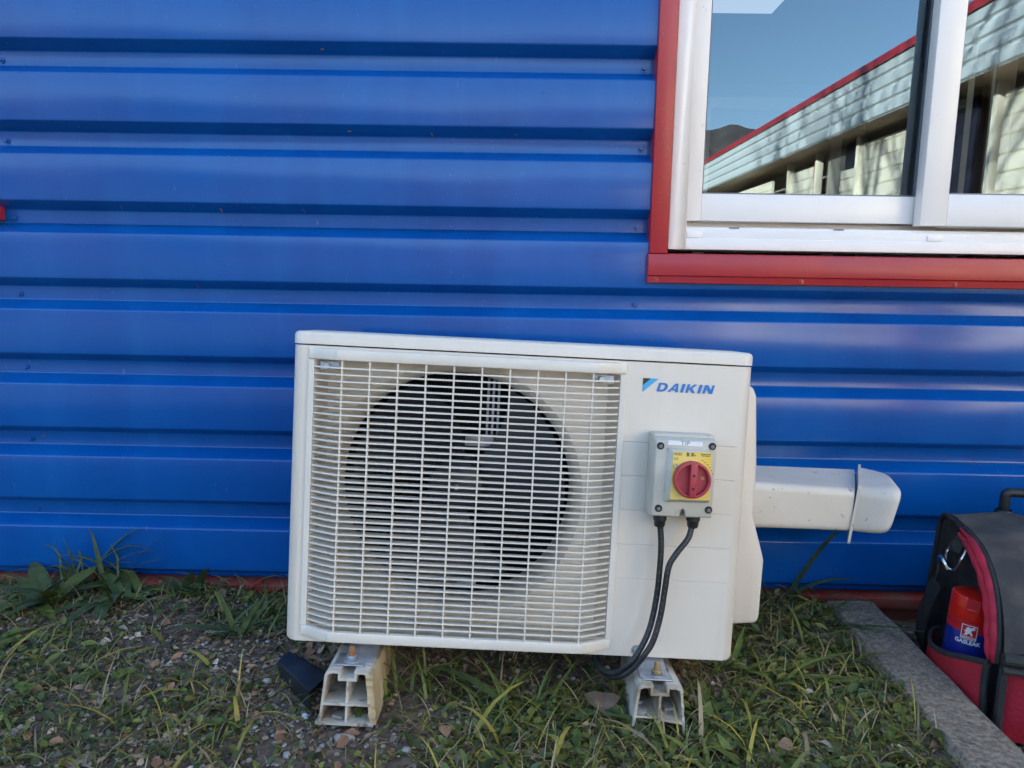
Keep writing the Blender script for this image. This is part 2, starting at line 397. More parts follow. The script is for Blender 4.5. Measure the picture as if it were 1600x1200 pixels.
# bits caught in the grooves: cocoons, husks
dm = MB()
for (dx, dz, sgn) in ((-.432, -.012, 1), (-.377, -.178, 1), (-.20, -.181, 1), (-.02, -.18, 0), (-.66, -.347, 1), (-.88, -.343, 0), (-.48, -.345, 0), (.03, -.356, 0), (-.36, -.505, 0), (-.72, -.509, 0), (-.76, -.674, 0), (-1.09, -.86, 1), (-1.06, -1.02, 0), (-.93, -.998, 0)):
    q = random.uniform(0, 3); L = random.uniform(.003, .006)
    dm.tube([(dx-L*math.cos(q), PE*.6-.004, dz-L*math.sin(q)), (dx, PE*.6-.007, dz+.001), (dx+L*math.cos(q), PE*.6-.004, dz+L*math.sin(q))], [.0006, .0016*sgn+.0006, .0006], 6)
for _ in range(110):
    x = random.uniform(-1.35, 1.3); k = random.choice([1, 2, 3, 4, 5, 6, 6, 7, 7]); z = -k*P6-random.choice([.046, .0485, .050, .02]) if random.random() < .45 else -k*P6+random.uniform(.0, .09)
    if x > .25 and z > -.5: continue
    y = PE-.001 if (-k*P6-.048 < z < -k*P6-.017) else -.0007
    if -k*P6-.068 < z < -k*P6-.048 or -k*P6-.017 < z < -k*P6: continue
    q = random.uniform(0, 3); L = random.uniform(.0012, .0034)
    dm.tube([(x-L*math.cos(q), y, z-L*math.sin(q)), (x+L*.2, y-.0008, z+.0006), (x+L*math.cos(q), y, z+L*math.sin(q))], [.0003, .0008, .0003], 5)
tag(dm.build('dirt_speck', M['deadleaf'], bld), kind='stuff')
# inner wall, floor slab, roof and room behind
iw = MB()
iw.box(-6, WX0+.04, .045, .20, -1.6, 1.7); iw.box(WX1-.03, 4.6, .045, .20, -1.6, 1.7)
iw.box(WX0+.04, WX1-.03, .045, .20, -1.6, -.50); iw.box(WX0+.04, WX1-.03, .045, .20, .80, 1.7)
iw.build('inner_wall', M['room'], bld)
rb = MB(); rb.box(-6, 4.6, .0, 8, 1.73, 1.85); rb.build('roof', M['room'], bld)
rm = MB(); rm.box(-6, 4.6, 5.2, 5.3, -1.2, 1.7); rm.box(-6.1, -6, .2, 5.3, -1.2, 1.7); rm.box(4.6, 4.7, .2, 5.3, -1.2, 1.7)
rm.box(-6, 4.6, .2, 5.3, -1.25, -1.2); rm.build('room_wall', M['room'], bld)
box('ceiling', M['room'], bld, -6, 4.6, .2, 5.2, 1.32, 1.36)
box('ceiling_light', M['lamp'], bld, 1.02, 1.62, 3.2, 3.47, 1.30, 1.318)
box('door_post', M['tan'], bld, 1.205, 1.252, .36, .42, -1.2, .13); box('lit_stripe', M['cream'], bld, 1.186, 1.194, .35, .36, -1.2, .11)  # thin cream strip stands in for a lit stripe, its light put into the colour
ix = MB(); ix.box(.98, 1.04, 2.6, 2.64, -1.2, .55); ix.box(1.72, 1.78, 2.6, 2.64, -1.2, .55); ix.box(1.04, 1.72, 2.6, 2.64, .49, .55); ix.build('door_frame', M['pvc'], bld)
box('partition', M['cream'], bld, 1.45, 1.47, .9, 1.6, -1.2, .35)
# red plinth flashing at the foot of the wall
pf = MB(); pf.prism([(.012, -1.192), (-.006, -1.1975), (-.006, -1.222), (.012, -1.226), (.012, -1.45), (.03, -1.45), (.03, -1.192)], 'x', -6, 4.6)
pf.build('plinth_flashing', M['plinthred'], bld, bevel=.0015)
box('wall_clip', M['redpiping'], bld, -1.175, -1.1462, -.006, .03, -.376, -.344, .003)
# red window surround
jy = -.012
jb = MB(); jb.prism([(.2722, jy), (.3105, jy), (.3105, .006), (.3085, .006), (.3085, jy+.002), (.2745, jy+.002), (.2745, PE+.008), (.2722, PE+.008)], 'z', -.4245, .86)
jb.build('window_jamb_trim', M['red'], bld, bevel=.0012)
jb = MB(); jb.prism([(1.975, jy), (2.03, jy), (2.03, PE), (1.975, PE)], 'z', -.4245, .86); jb.build('window_jamb_trim', M['red'], bld, bevel=.0012)
sl = MB(); sl.prism([(.02, -.4225), (jy-.006, -.4265), (jy-.008, -.4715), (jy-.002, -.4725), (jy-.0015, -.4875), (-.0015, -.4885), (-.0015, -.475), (.02, -.475)], 'x', .2690, 2.06)
sill = sl.build('window_sill_trim', M['red'], bld, bevel=.0012)
sc2 = None
for x in (.2875, .6, .927, 1.27, 1.6):
    if sc2 is None: o = sc2 = screw_mesh('screw', M['red'], sill, .0052, .0035)
    else: o = same(sc2)
    o.location = (x, jy-.0015, -.4805)
# the sliding window
win = MB()
fy = .006
win.prism([(.3145, fy), (.3525, fy), (.3525, .10), (.3145, .10)], 'z', -.4150, .78)
win.box(1.93, 1.972, fy, .10, -.4150, .78)
win.box(.3525, 1.93, fy, .10, -.4150, -.3905)
fr_ = win.build('window', M['pvc'], bld, bevel=.0015)
tk = MB()
tk.box(.3530, 1.9295, .012, .020, -.3905, -.3720); tk.box(.3530, 1.9295, .045, .053, -.3905, -.3640)
tk.box(.3530, 1.9295, .020, .10, -.3910, -.3830); tk.box(.3530, 1.9295, .088, .10, -.3905, -.3500)
tk.build('window_track', M['pvc'], fr_, bevel=.001)
vent = None
for x in (.455, .685):
    o = box('drain_slot', M['gasket'], fr_, x, x+.022, .0435, .0452, -.3665, -.3635) if vent is None else same(vent)
    if vent is None: vent = o
    else: o.location.x = x-.455
cp = None
for x in (.355, .872):
    o = box('track_stop', M['pvc'], fr_, x, x+.032, .0085, .0122, -.3895, -.3775, .0008) if cp is None else same(cp)
    if cp is None: cp = o
    else: o.location.x = x-.355
def sash(x0, x1, y0, y1, zb, gx0, gx1, gz0, name='sash'):
    s_ = MB(); s_.box(x0, gx0, y0, y1, zb, .775); s_.box(gx1, x1, y0, y1, zb, .775)
    s_.box(gx0, gx1, y0+.0004, y1, zb, gz0); s_.box(gx0, gx1, y0+.0004, y1, .70, .775)
    o = s_.build(name, M['pvc'], fr_, bevel=.0018)
    k = MB(); yg = y0+.006
    k.box(gx0, gx0+.0032, yg, y1-.004, gz0, .70); k.box(gx1-.0032, gx1, yg, y1-.004, gz0, .70); k.box(gx0+.0032, gx1-.0032, yg, y1-.004, gz0, gz0+.0032)
    k.build('gasket', M['gasket'], fr_)
    return o
sash(.3632, .9150, .055, .085, -.3495, .3939, .8668, -.2905)
sash(.8600, 1.925, .022, .052, -.3555, .9168, 1.88, -.2880)
def pane(x0, x1, y, z0, z1, tilt):
    zc = (z0+z1)/2
    V = []
    for yy in (y, y+.022):
        for x, z in ((x0, z0), (x1, z0), (x1, z1), (x0, z1)): V.append((x, yy-(z-zc)*tilt, z))
    o = mesh_obj('pane', V, [(0, 1, 2, 3)], M['glass'], fr_)
    return o
pane(.394, .8668, .066, -.2905, .70, .010)
pane(.9168, 1.88, .033, -.2880, .70, .010)

# ------------------------------------------------------------------ the wing across the courtyard (mirrored in the window)
wing = empty('courtyard_wing', 'pale clad wing with red roof edge mirrored in the window glass', 'building')
WXF, WXW = 4.0, 4.38
fp = [(0., 1.87)]
for k in range(4):
    z = 1.87-.10-k*.15; fp += [(0., z), (.028, z-.015), (.028, z-.040), (0., z-.055)]
fp = fp[:-2]+[(.028, 1.30)]
pr = rounded(fp, .003)
V = [(WXF+y, yy, z) for (y, z) in pr for yy in (.0, -28.)]
mesh_obj('fascia', V, [(2*i, 2*i+1, 2*i+3, 2*i+2) for i in range(len(pr)-1)], M['wingwhite'], wing, smooth=True)
box('roof_edge', M['red'], wing, WXF-.03, WXF+.3, -28, 0, 1.872, 1.955)
box('roof', M['soffit'], wing, WXF+.05, 12, -28, 0, 1.60, 1.87)
box('soffit', M['tan'], wing, WXF+.04, WXW+.3, -28, 0, 1.302, 1.33)
box('back_wall', M['greydoor'], wing, WXW+.35, WXW+.5, -28, 0, -1.3, 1.6)
def boards(y0, y1, z0, z1, name='board'):
    z = z0; first_ = None
    while z < z1-.02:
        zt = min(z+.1667, z1)
        mb = MB(); mb.prism([(WXW+.012, z), (WXW, z+.012), (WXW, zt-.004), (WXW+.03, zt-.004), (WXW+.03, z)], 'y', -y0, -y1) if False else None
        q = MB(); a, b = -y0, -y1
        prof = [(WXW+.022, z), (WXW, z+.022), (WXW, zt-.003), (WXW+.04, zt-.003), (WXW+.04, z)]
        V = [(p, a, zz) for p, zz in prof]+[(p, b, zz) for p, zz in prof]
        nF = [(0, 1, 2, 3, 4), (9, 8, 7, 6, 5)]+[(i, (i+1) % 5, 5+(i+1) % 5, 5+i) for i in range(5)]
        if zt-z > .166:
            if first_ is None: first_ = mesh_obj(name, [(v[0], v[1], v[2]-z) for v in V], nF, M['cream'], wing); first_.location.z = z
            else: o = same(first_); o.location.z = z
        else: mesh_obj(name, V, nF, M['cream'], wing)
        z += .1667
boards(10.46, 9.40, -1.2, 1.13); boards(7.98, 6.82, -1.2, 1.20); boards(5.24, .4, -1.2, 1.20); boards(8.53, 8.06, -1.2, .93); boards(14.0, 11.3, -1.2, 1.13)
box('door', M['greydoor'], wing, WXW+.06, WXW+.1, -9.12, -8.56, -1.2, 1.25)
pp = None
for y in (-9.36, -6.80, -5.36, -10.50, -8.04):
    o = box('post', M['red'] if False else M['cream'], wing, WXW-.04, WXW+.06, 0, .07, -1.2, 1.30, .004) if pp is None else same(pp)
    if pp is None: pp = o
    o.location.y = y
box('red_post', M['red'], wing, WXW-.03, WXW+.06, -9.40, -9.365, -1.2, 1.30); box('red_post', M['red'], wing, WXW-.05, WXW+.05, -6.72, -6.50, -1.2, 1.30)
for (y0, y1, z0) in ((-6.2, -5.7, -.6), (-8.5, -8.07, .95)):
    MB().box(WXW+.04, WXW+.07, y0, y1, z0, 1.28).build('window', M['dark'], wing)
el = MB(); el.prism([(4.22, 1.24), (4.30, 1.285), (4.42, 1.285), (4.50, 1.24), (4.42, 1.21), (4.30, 1.21)], 'y', -6.35, -5.9); el.build('eave_lamp', M['cream'], wing)

# a bare tree on the sunny side: its twigs throw the streaks of shade on the wing
def bare_tree(loc, H, seed, lab):
    rr = random.Random(seed)
    t = empty('bare_tree', lab, 'tree', loc=loc)
    tr = MB(); tr.tube([(0, 0, 0), (.05, .02, H*.2), (.0, .05, H*.42)], [.13, .11, .09], 8); tr.build('trunk', M['bark'], t)
    c = MB()
    def br(p, d, L, r, lv):
        q = p+d*L*.5+Vector((rr.uniform(-.06, .06), rr.uniform(-.06, .06), rr.uniform(0, .06)))*L; e = p+d*L
        c.tube([p, q, e], [r, r*.75, r*.5], 5 if lv < 2 else 3, cap=False)
        if lv >= 4: return
        for _ in range(3 if lv else 4):
            nd = (d+Vector((rr.uniform(-.8, .8), rr.uniform(-.8, .8), rr.uniform(-.2, .7)))).normalized()
            br(p+d*L*rr.uniform(.45, 1.), nd, L*rr.uniform(.55, .75), r*.52, lv+1)
    for k in range(6):
        a = k*1.05+rr.uniform(-.2, .2); br(Vector((0, .05, H*rr.uniform(.3, .43))), Vector((math.cos(a)*.6, math.sin(a)*.6, .8)).normalized(), H*.26, .055, 0)
    c.build('crown', M['bark'], t)
bare_tree((-5.2, -.9, GZ), 8.6, 3, 'leafless tree nearest the blue wall at the sunny side of the courtyard')
bare_tree((-7.6, -1.0, GZ), 9.6, 5, 'taller leafless tree farther out on the sunny side of the courtyard')

# ------------------------------------------------------------------ outdoor unit of the heat pump
unit = empty('heat_pump_unit', 'ivory outdoor heat pump unit tilted back in front of the blue wall', 'heat pump')
UM = Matrix(((.9994, -.0157, .0324), (.0131, .9969, .0779), (-.0335, -.0775, .9964)))
UM = UM.to_quaternion().to_matrix().to_4x4()
unit.matrix_world = Matrix.Translation((-.0110, -.4335, -1.1113)) @ UM
HU, DU, HW = .5243, .285, .3825
U0, U1, V0, V1 = -.3430, .1610, .0300, .4780       # grille opening
rc = .018
def arc(cx, cy, a0, a1, r=rc, n=6): return [(cx+r*math.cos(R(a0+(a1-a0)*i/n)), cy+r*math.sin(R(a0+(a1-a0)*i/n))) for i in range(n+1)]
# plan outline from front-left flat end round the back to front-right
plan = arc(-HW+rc, rc, 270, 180)+arc(-HW+.006, DU-.006, 180, 90, .006, 3)+arc(HW-.006, DU-.006, 90, 0, .006, 3)+arc(HW-rc, rc, 0, -90)
c = MB()
npn = len(plan); vb, vt = .0, .5010
c.add([(x, y, z) for z in (vb+.004, vt) for x, y in plan], [(i, i+1, npn+i+1, npn+i) for i in range(npn-1)])
c.add([(x*.994, y+.001, vb) for x, y in plan]+[(x, y, vb+.004) for x, y in plan], [tuple(range(npn))]+[(i, i+1, npn+i+1, npn+i) for i in range(npn-1)])
c.add([(x, y, vt) for x, y in plan], [tuple(range(npn))])
# front sheet with the grille opening; horizontal grooves pressed into the right-hand part
gro_v = [.3665, .3095, .2515, .1925, .1335]
rows = [0., V0]
for v in gro_v[::-1]: rows += [v-.0012, v, v+.0012]
rows += [V1, vt]
ucs = [-HW+rc, U0-.011, U0-.004, U0, U1, .1735, .176, .3600, .3625, HW-rc]
Vf = [];  Ff = []
for v in rows:
    for u in ucs:
        isg = any(abs(v-q) < 1e-6 for q in gro_v) and (.1755 < u < .3605 or abs(u-.1735) < 1e-6 or abs(u-U1) < 1e-6 or abs(u-(U0-.004)) < 1e-6 or abs(u-(U0-.011)) < 1e-6 and False)
        Vf.append((u, .0016 if isg else 0., v))
nw = len(ucs)
for i in range(len(rows)-1):
    for j in range(nw-1):
        if V0-1e-6 <= rows[i] and rows[i+1] <= V1+1e-6 and ucs[j] >= U0-1e-6 and ucs[j+1] <= U1+1e-6: continue
        Ff.append((i*nw+j, i*nw+j+1, (i+1)*nw+j+1, (i+1)*nw+j))
c.add(Vf, Ff)
# recess sides
yr = .040
c.add([(U0, 0, V0), (U1, 0, V0), (U1, 0, V1), (U0, 0, V1), (U0+.012, yr, V0), (U1-.014, yr, V0), (U1-.014, yr, V1), (U0+.012, yr, V1)], [(0, 1, 5, 4), (1, 2, 6, 5), (2, 3, 7, 6), (3, 0, 4, 7)])
cas = c.build('casing', M['casing'], unit)
for p in cas.data.polygons: p.use_smooth = True
bm = bmesh.new(); bm.from_mesh(cas.data); bmesh.ops.remove_doubles(bm, verts=bm.verts, dist=1e-5)
for e in bm.edges:
    if len(e.link_faces) != 2 or e.calc_face_angle(0) > R(28): e.smooth = False
bm.to_mesh(cas.data); bm.free()
# recessed fan panel with the bell mouth
FC, FR = (-.109, .259), .207
pnl = MB(); K = 64
ring = [(FC[0]+.226*math.cos(2*math.pi*i/K), FC[1]+.222*math.sin(2*math.pi*i/K)) for i in range(K)]
def clampbox(px, pz):
    dx, dz = px-FC[0], pz-FC[1]; t = 1e9
    for d_, lo2, hi2 in ((dx, U0-FC[0], U1-FC[0]), (dz, V0-FC[1], V1-FC[1])):
        if d_ > 1e-9: t = min(t, hi2/d_)
        elif d_ < -1e-9: t = min(t, lo2/d_)
    return FC[0]+dx*t, FC[1]+dz*t
angs = sorted([2*math.pi*i/K for i in range(K)]+[math.atan2(z-FC[1], x-FC[0]) % (2*math.pi) for x in (U0, U1) for z in (V0, V1)])
K2 = len(angs); Vp = []
for prof in ('box', (.2230, yr-.002), (.2160, yr+.004), (.2100, yr+.012), (.206, yr+.026), (.206, yr+.075)):
    for q in angs:
        px, pz = FC[0]+math.cos(q), FC[1]+math.sin(q)
        if prof == 'box': a, b = clampbox(px, pz); Vp.append((a, yr, b))
        else: Vp.append((FC[0]+prof[0]*math.cos(q), prof[1], FC[1]+prof[0]*math.sin(q)))
pnl.add(Vp, [(r_*K2+i, r_*K2+(i+1) % K2, (r_+1)*K2+(i+1) % K2, (r_+1)*K2+i) for r_ in range(5) for i in range(K2)])
pn = pnl.build('fan_panel', M['casing'], unit, smooth=True)
cb = MB(); cb.box(U0, U1, .225, .24, V0, V1); coil = cb.build('coil', M['coil'], unit)
fm = MB()
for i in range(90): fm.box(U0+.0056*i, U0+.0056*i+.0006, .219, .2248, V0, V1)
tag(fm.build('coil_fin', M['coil'], coil), kind='stuff')
# fan: hub and three broad blades
fan = MB(); fan.lathe([(0, .078), (.012, .0785), (.030, .081), (.047, .088), (.052, .098), (.052, .150), (.0, .150)], (FC[0], 0, FC[1]), 'y', 32)
fn = fan.build('fan', M['dark'], unit, smooth=True)
nt_ = MB(); nt_.lathe([(.0, .068), (.0055, .068), (.0065, .0705), (.0065, .0785)], (FC[0]+.003, 0, FC[1]+.002), 'y', 6); nt_.build('nut', M['chrome'], fn)
for kb, a0 in enumerate((2, 122, 242)):
    rowsb = []
    for i in range(9):
        r_ = .049+(.197-.049)*i/8; sweep = R(26)*(i/8)**1.3; span = R(92-22*(i/8))
        rowsb.append([(FC[0]+r_*math.cos(R(a0)+sweep+span*(j/10-.5)), .088+.058*(j/10)+.012*math.sin(math.pi*j/10), FC[1]+r_*math.sin(R(a0)+sweep+span*(j/10-.5))) for j in range(11)])
    MB().grid(rowsb).build('blade', M['dark'], fn, smooth=True, solid=.003)
mb_ = MB()
for du in (-.010, .0, .010): mb_.box(-.050+du-.0022, -.050+du+.0022, .168, .176, .335, .470)
mb_.box(-.100, -.046, .160, .167, .322, .344)
mb_.build('motor_bracket', M['zinc'], unit)
box('wire_clip', M['zinc'], unit, -.10, -.065, .10, .115, .074, .086, .002)
# the grille: frame, slats, bars
gp = [(U0-.012, .0), (U0-.0105, .0035), (U0-.003, .0050), (U0+.010, .0120), (U0+.026, .0205), (U0+.042, .0265), (U0+.060, .0290), (-.1, .0295), (.100, .0290), (.118, .0265), (.134, .0200), (.148, .0125), (.160, .0055), (.1665, .0040), (.1705, .0035), (.172, .0)]
def bulge(u):
    for (a, wa), (b, wb) in zip(gp, gp[1:]):
        if a <= u <= b: return wa+(wb-wa)*(u-a)/(b-a)
    return 0.
pth = smooth_path([(u, w_, 0) for u, w_ in gp], 4)
def band(v0, v1, inset=.0):
    rr_ = []
    for q in pth: rr_.append((q.x, -q.y, q.z))
    mb = MB(); n_ = len(rr_)
    Vb = []
    for u, y, _ in rr_:
        Vb += [(u, y, v0+.002), (u, y-.0008, v0+.004), (u, y-.0008, v1-.003), (u, y, v1-.001), (u, min(y+.006, .002), v1), (u, .002, v0)]
    mb.add(Vb, [(i*6+k, i*6+(k+1) % 6, (i+1)*6+(k+1) % 6, (i+1)*6+k) for i in range(n_-1) for k in range(6)])
    return mb
gf = band(.0105, .0300); t_ = band(V1, .4975); gf.add(t_.V, t_.F)
for (ua, ub) in ((U0-.0125, U0), (.1605, .1722)):
    gf.prism([(ua, .001), (ua+.0015, -.0042), (ub-.0015, -.0048), (ub, .001)], 'z', .0300, V1)
gfr = gf.build('grille_frame', M['grille'], unit, smooth=True)
sp = [q for q in pth if U0-.001 <= q.x <= .161]
def slat_mesh():
    Vs = []
    for q in sp:
        u, y = q.x, -q.y; t = (u-U0)/(.161-U0); dep = .0075+.021*max(0, 1-t)**2.3
        back = min(y+dep, .012)
        Vs += [(u, y, .0012), (u, y-.0003, .0), (u, y, -.0013), (u, back, -.0008), (u, back, .0008)]
    n_ = len(sp)
    return MB().add(Vs, [(i*5+k, i*5+(k+1) % 5, (i+1)*5+(k+1) % 5, (i+1)*5+k) for i in range(n_-1) for k in range(5)])
pitch = (V1-V0)/41
s0 = slat_mesh().build('slat', M['grille'], gfr, smooth=True); s0.location.z = V0+pitch
for i in range(1, 40):
    o = same(s0); o.location.z = V0+pitch*(i+1)
b0 = None
for u in (-.2935, -.2483, -.2030, -.1575, -.1120, -.0665, -.0212, .0240, .0692, .1140):
    yy = -bulge(u)
    o = MB().prism([(-.0013, 0), (-.0010, -.0012), (.0010, -.0012), (.0013, 0), (.0012, .0085), (-.0012, .0085)], 'z', V0-.001, V1+.001).build('grille_bar', M['grille'], gfr) if b0 is None else same(b0)
    if b0 is None: b0 = o
    o.location = (u, yy+.0006, 0)
for (u, v) in ((-.322, .4685), (.1295, .469)):
    q = MB(); q.lathe([(0, -.004), (.005, -.004), (.0062, -.002), (.0062, .003)], axis='y', k=16); o = q.build('screw', M['zinc'], gfr); o.location = (u, -.012, v)
    box('screw_tab', M['zinc'], gfr, u-.011, u+.020, -.009, -.007, v-.006, v+.007)
# lid
lidp = arc(-HW+rc, rc, 270, 180, rc+.0012)+arc(-HW+.006, DU-.006, 180, 90, .0075, 3)+arc(HW-.006, DU-.006, 90, 0, .0075, 3)+arc(HW-rc, rc, 0, -90, rc+.0012)
ld = MB(); nl = len(lidp)
levels = [(0., .5035, .0), (0., .5185, 0.), (.0016, .5222, .0016), (.005, HU, .005)]
for dv, z, ins in levels: ld.V += [(x*(1-ins*2.6), DU/2+(y-DU/2)*(1-ins*7), z) for x, y in lidp]
ld.F += [(r_*nl+i, r_*nl+(i+1) % nl, (r_+1)*nl+(i+1) % nl, (r_+1)*nl+i) for r_ in range(3) for i in range(nl)]
inner = [(x*.93, DU/2+(y-DU/2)*.8, HU+.0022) for x, y in lidp]; k0 = len(ld.V); ld.V += inner
ld.F += [(3*nl+i, 3*nl+(i+1) % nl, k0+(i+1) % nl, k0+i) for i in range(nl)]+[tuple(range(k0, k0+nl)), tuple(range(nl))[::-1]]
lid = ld.build('top_lid', M['casing'], unit, smooth=True)
# valve cover on the right-hand end
vc = MB()
prof_v = [(.010, .45, .0), (.028, .462, .0), (.030, .44, 0), (.052, .30, 0), (.058, .23, 0), (.0855, .150, 0), (.0885, .138, 0), (.0905, .024, 0), (.086, .012, 0), (.06, .008, 0), (.0, .006, 0), (.0, .45, 0)]
pv = [(HW+.0015, .468), (HW+.048, .462), (HW+.056, .445), (HW+.0655, .316), (HW+.064, .224), (HW+.0875, .150), (HW+.0915, .136), (HW+.0905, .026), (HW+.086, .014), (HW+.0015, .006)]
vc.prism(pv, 'y', .135, .262)
vc.build('valve_cover', M['casing'], unit, bevel=.007, seg=3, angle=20)
vs = MB(); vs.prism([(HW-.002, .47), (HW+.006, .47), (HW+.012, .45), (HW+.014, .22), (HW+.018, .14), (HW+.018, .01), (HW-.002, .006)], 'y', .085, .136); vs.build('side_step', M['casing'], unit, bevel=.003)
# maker's name
def logo_letter(ch, u, v, wd, h):
    sh = .26*h/h
    S = {'D': [[(0, 0), (.58, 0), (.88, .14), (1, .42), (.98, .68), (.84, .90), (.60, 1), (0, 1)], [(.26, .22), (.50, .22), (.66, .34), (.70, .55), (.66, .72), (.52, .79), (.26, .79)]],
         'A': [[(0, 0), (.26, 0), (.36, .20), (.74, .20), (.76, 0), (1.04, 0), (.84, 1), (.56, 1)], [(.47, .40), (.73, .40), (.68, .76)]],
         'I': [[(0, 0), (1, 0), (1, 1), (0, 1)]],
         'K': [[(0, 0), (.28, 0), (.28, .40), (.36, .40), (.70, 0), (1.06, 0), (.62, .54), (1.02, 1), (.68, 1), (.36, .62), (.28, .62), (.28, 1), (0, 1)]],
         'N': [[(0, 0), (.25, 0), (.25, .58), (.66, 0), (1, 0), (1, 1), (.75, 1), (.75, .42), (.34, 1), (0, 1)]]}[ch]
    bm = bmesh.new(); T = lambda p: (u+p[0]*wd+sh*p[1]*h, -.0012, v+p[1]*h)
    es = []
    for loop in S:
        vs_ = [bm.verts.new(T(p)) for p in loop]
        es += [bm.edges.new((vs_[i], vs_[(i+1) % len(vs_)])) for i in range(len(vs_))]
    bmesh.ops.triangle_fill(bm, edges=es, use_beauty=True, use_dissolve=False)
    ex = bmesh.ops.extrude_face_region(bm, geom=bm.faces[:])
    for v_ in [e for e in ex['geom'] if isinstance(e, bmesh.types.BMVert)]: v_.co.y += .0009
    bmesh.ops.recalc_face_normals(bm, faces=bm.faces)
    me = bpy.data.meshes.new('logo_letter'); bm.to_mesh(me); bm.free(); me.materials.append(M['logoblue'])
    link(bpy.data.objects.new('logo_letter', me), unit)
hL = .0145; u = .2225
for ch, wd, gap in (('D', .0165, .0015), ('A', .0170, .0040), ('I', .0052, .0036), ('K', .0155, .0042), ('I', .0052, .0036), ('N', .0165, 0)):
    logo_letter(ch, u, .4535, wd, hL); u += wd+gap
poly_y('logo_triangle', M['logoblack'], unit, [(.1995, .4745), (.2125, .4745), (.1995, .4630)], -.0012, .0009)
poly_y('logo_stripe', M['logosky'], unit, [(.2125, .4745), (.2252, .4745), (.1995, .4512), (.1995, .4630)], -.0012, .0009)
# feet and lower screw
q = MB(); q.lathe([(0, -.003), (.0045, -.0035), (.0062, -.0015), (.0062, .0)], axis='y', k=16); o = q.build('screw', M['steel'], unit, smooth=True); o.location = (.2165, 0, .0105)
q = MB(); q.lathe([(.0062, -.0004), (.0095, -.0009), (.0098, 0)], axis='y', k=20); o = q.build('washer', M['steel'], unit); o.location = (.2165, 0, .0105)
for uu in (-.246, .240):
    ft = MB(); ft.prism([(.012, .0), (.012, -.0015), (-.020, -.0095), (-.048, -.0115), (-.048, -.0145), (-.018, -.0125), (.020, -.012), (.26, -.012), (.26, 0)], 'x', uu-.024, uu+.024)
    ft.build('foot', M['zinc'], unit, bevel=.001)

# ------------------------------------------------------------------ isolator switch on the front of the unit
def child_frame(o): o.matrix_world = unit.matrix_world.copy(); return o
iso = child_frame(empty('isolator_switch', 'grey isolator box with red rotary knob on a yellow plate', 'switch'))
bx = MB(); wd = .060
outer = [(.2145, .2530), (.3185, .2540), (.3185, .3885), (.2145, .3880)]
front = [(.2142, .2585), (.3120, .2595), (.3115, .3815), (.2140, .3805)]
nb = 4
# body with a bottom notch, then a chamfered lid
notch = lambda z0: [(.2142, z0), (.2590, z0), (.2605, z0+.010), (.2640, z0+.0135), (.2680, z0+.010), (.2695, z0), (.3118, z0+.001), (.3115, .3812), (.2140, .3805)]
lo_n = [(.2142, .2530), (.3150, .2545), (.3160, .3880), (.2145, .3875)]
bx.prism(lo_n, 'y', -.036, .0); body = bx.build('enclosure', M['greybox'], iso, bevel=.004, seg=3)
ldm = MB(); pf_ = notch(.2575); n9 = len(pf_)
bk = [(x+(.0012 if x > .26 else -.0005), z+(.0035 if z > .3 else -.0025)) for x, z in pf_]
ldm.add([(x, -.0365, z) for x, z in bk]+[(x, -.0555, z) for x, z in pf_]+[(.263+(x-.263)*.965, -.0600, .3195+(z-.3195)*.968) for x, z in pf_],
        [tuple(range(n9)), tuple(range(2*n9, 3*n9))]+[(r_*n9+i, r_*n9+(i+1) % n9, (r_+1)*n9+(i+1) % n9, (r_+1)*n9+i) for r_ in (0, 1) for i in range(n9)])
lidi = ldm.build('lid', M['greybox'], iso, bevel=.0012)
scr = None
for (x, z) in ((.2222, .3712), (.3042, .3742), (.2250, .2710), (.3050, .2722)):
    if scr is None:
        q = MB(); q.lathe([(.0046, -.0006), (.0058, -.0014), (.0060, 0.)], axis='y', k=18); q.lathe([(.0, -.0002), (.0046, -.0004)], axis='y', k=18)
        scr = o = q.build('screw_recess', M['black'], lidi)
        q = MB(); q.lathe([(0, -.0022), (.0028, -.0020), (.0032, -.0006)], axis='y', k=10); s2 = q.build('screw', M['gasket'], lidi)
    else: o = same(scr); s2 = same(s2)
    o.location = (x, -.0600, z); s2.location = (x+.0005, -.0600, z-.0005)
pl = MB(); pl.add([(.2320, -.0602, .2815), (.3040, -.0602, .2830), (.3035, -.0602, .3685), (.2325, -.0602, .3700), (.2392, -.0690, .2880), (.3035, -.0690, .2890), (.3030, -.0690, .3662), (.2395, -.0690, .3655)],
                  [(4, 5, 6, 7), (0, 1, 5, 4), (1, 2, 6, 5), (2, 3, 7, 6), (3, 0, 4, 7), (3, 2, 1, 0)])
pl.build('switch_plinth', M['greybox'], iso, bevel=.0012)
yp = MB(); yp.prism([(.2402, .2888), (.3022, .2898), (.3018, .3655), (.2405, .3646)], 'y', -.0704, -.0692); plate = yp.build('switch_plate', M['yellow'], iso)
KC = (.2712, .3222)
kn = MB(); kn.lathe([(.0292, -.0706), (.0292, -.0790), (.0285, -.0826), (.0262, -.0834), (.0244, -.0822), (.0238, -.0745), (.0, -.0745)], (KC[0], 0, KC[1]), 'y', 48)
knob = kn.build('knob', M['knobred'], iso, smooth=True)
gr = MB(); gr.box(KC[0]-.0052, KC[0]+.0052, -.0868, -.0742, KC[1]-.0262, KC[1]+.0262); gr.build('grip', M['knobred'], knob, bevel=.0012)
for dz in (.0085, -.0125): box('padlock_hole', M['ink'], knob, KC[0]-.0019, KC[0]+.0019, -.0872, -.0862, KC[1]+dz-.0018, KC[1]+dz+.0018)
box('indicator_hole', M['brass'], knob, KC[0]+.0145, KC[0]+.0195, -.0752, -.0744, KC[1]+.0005, KC[1]+.0055)
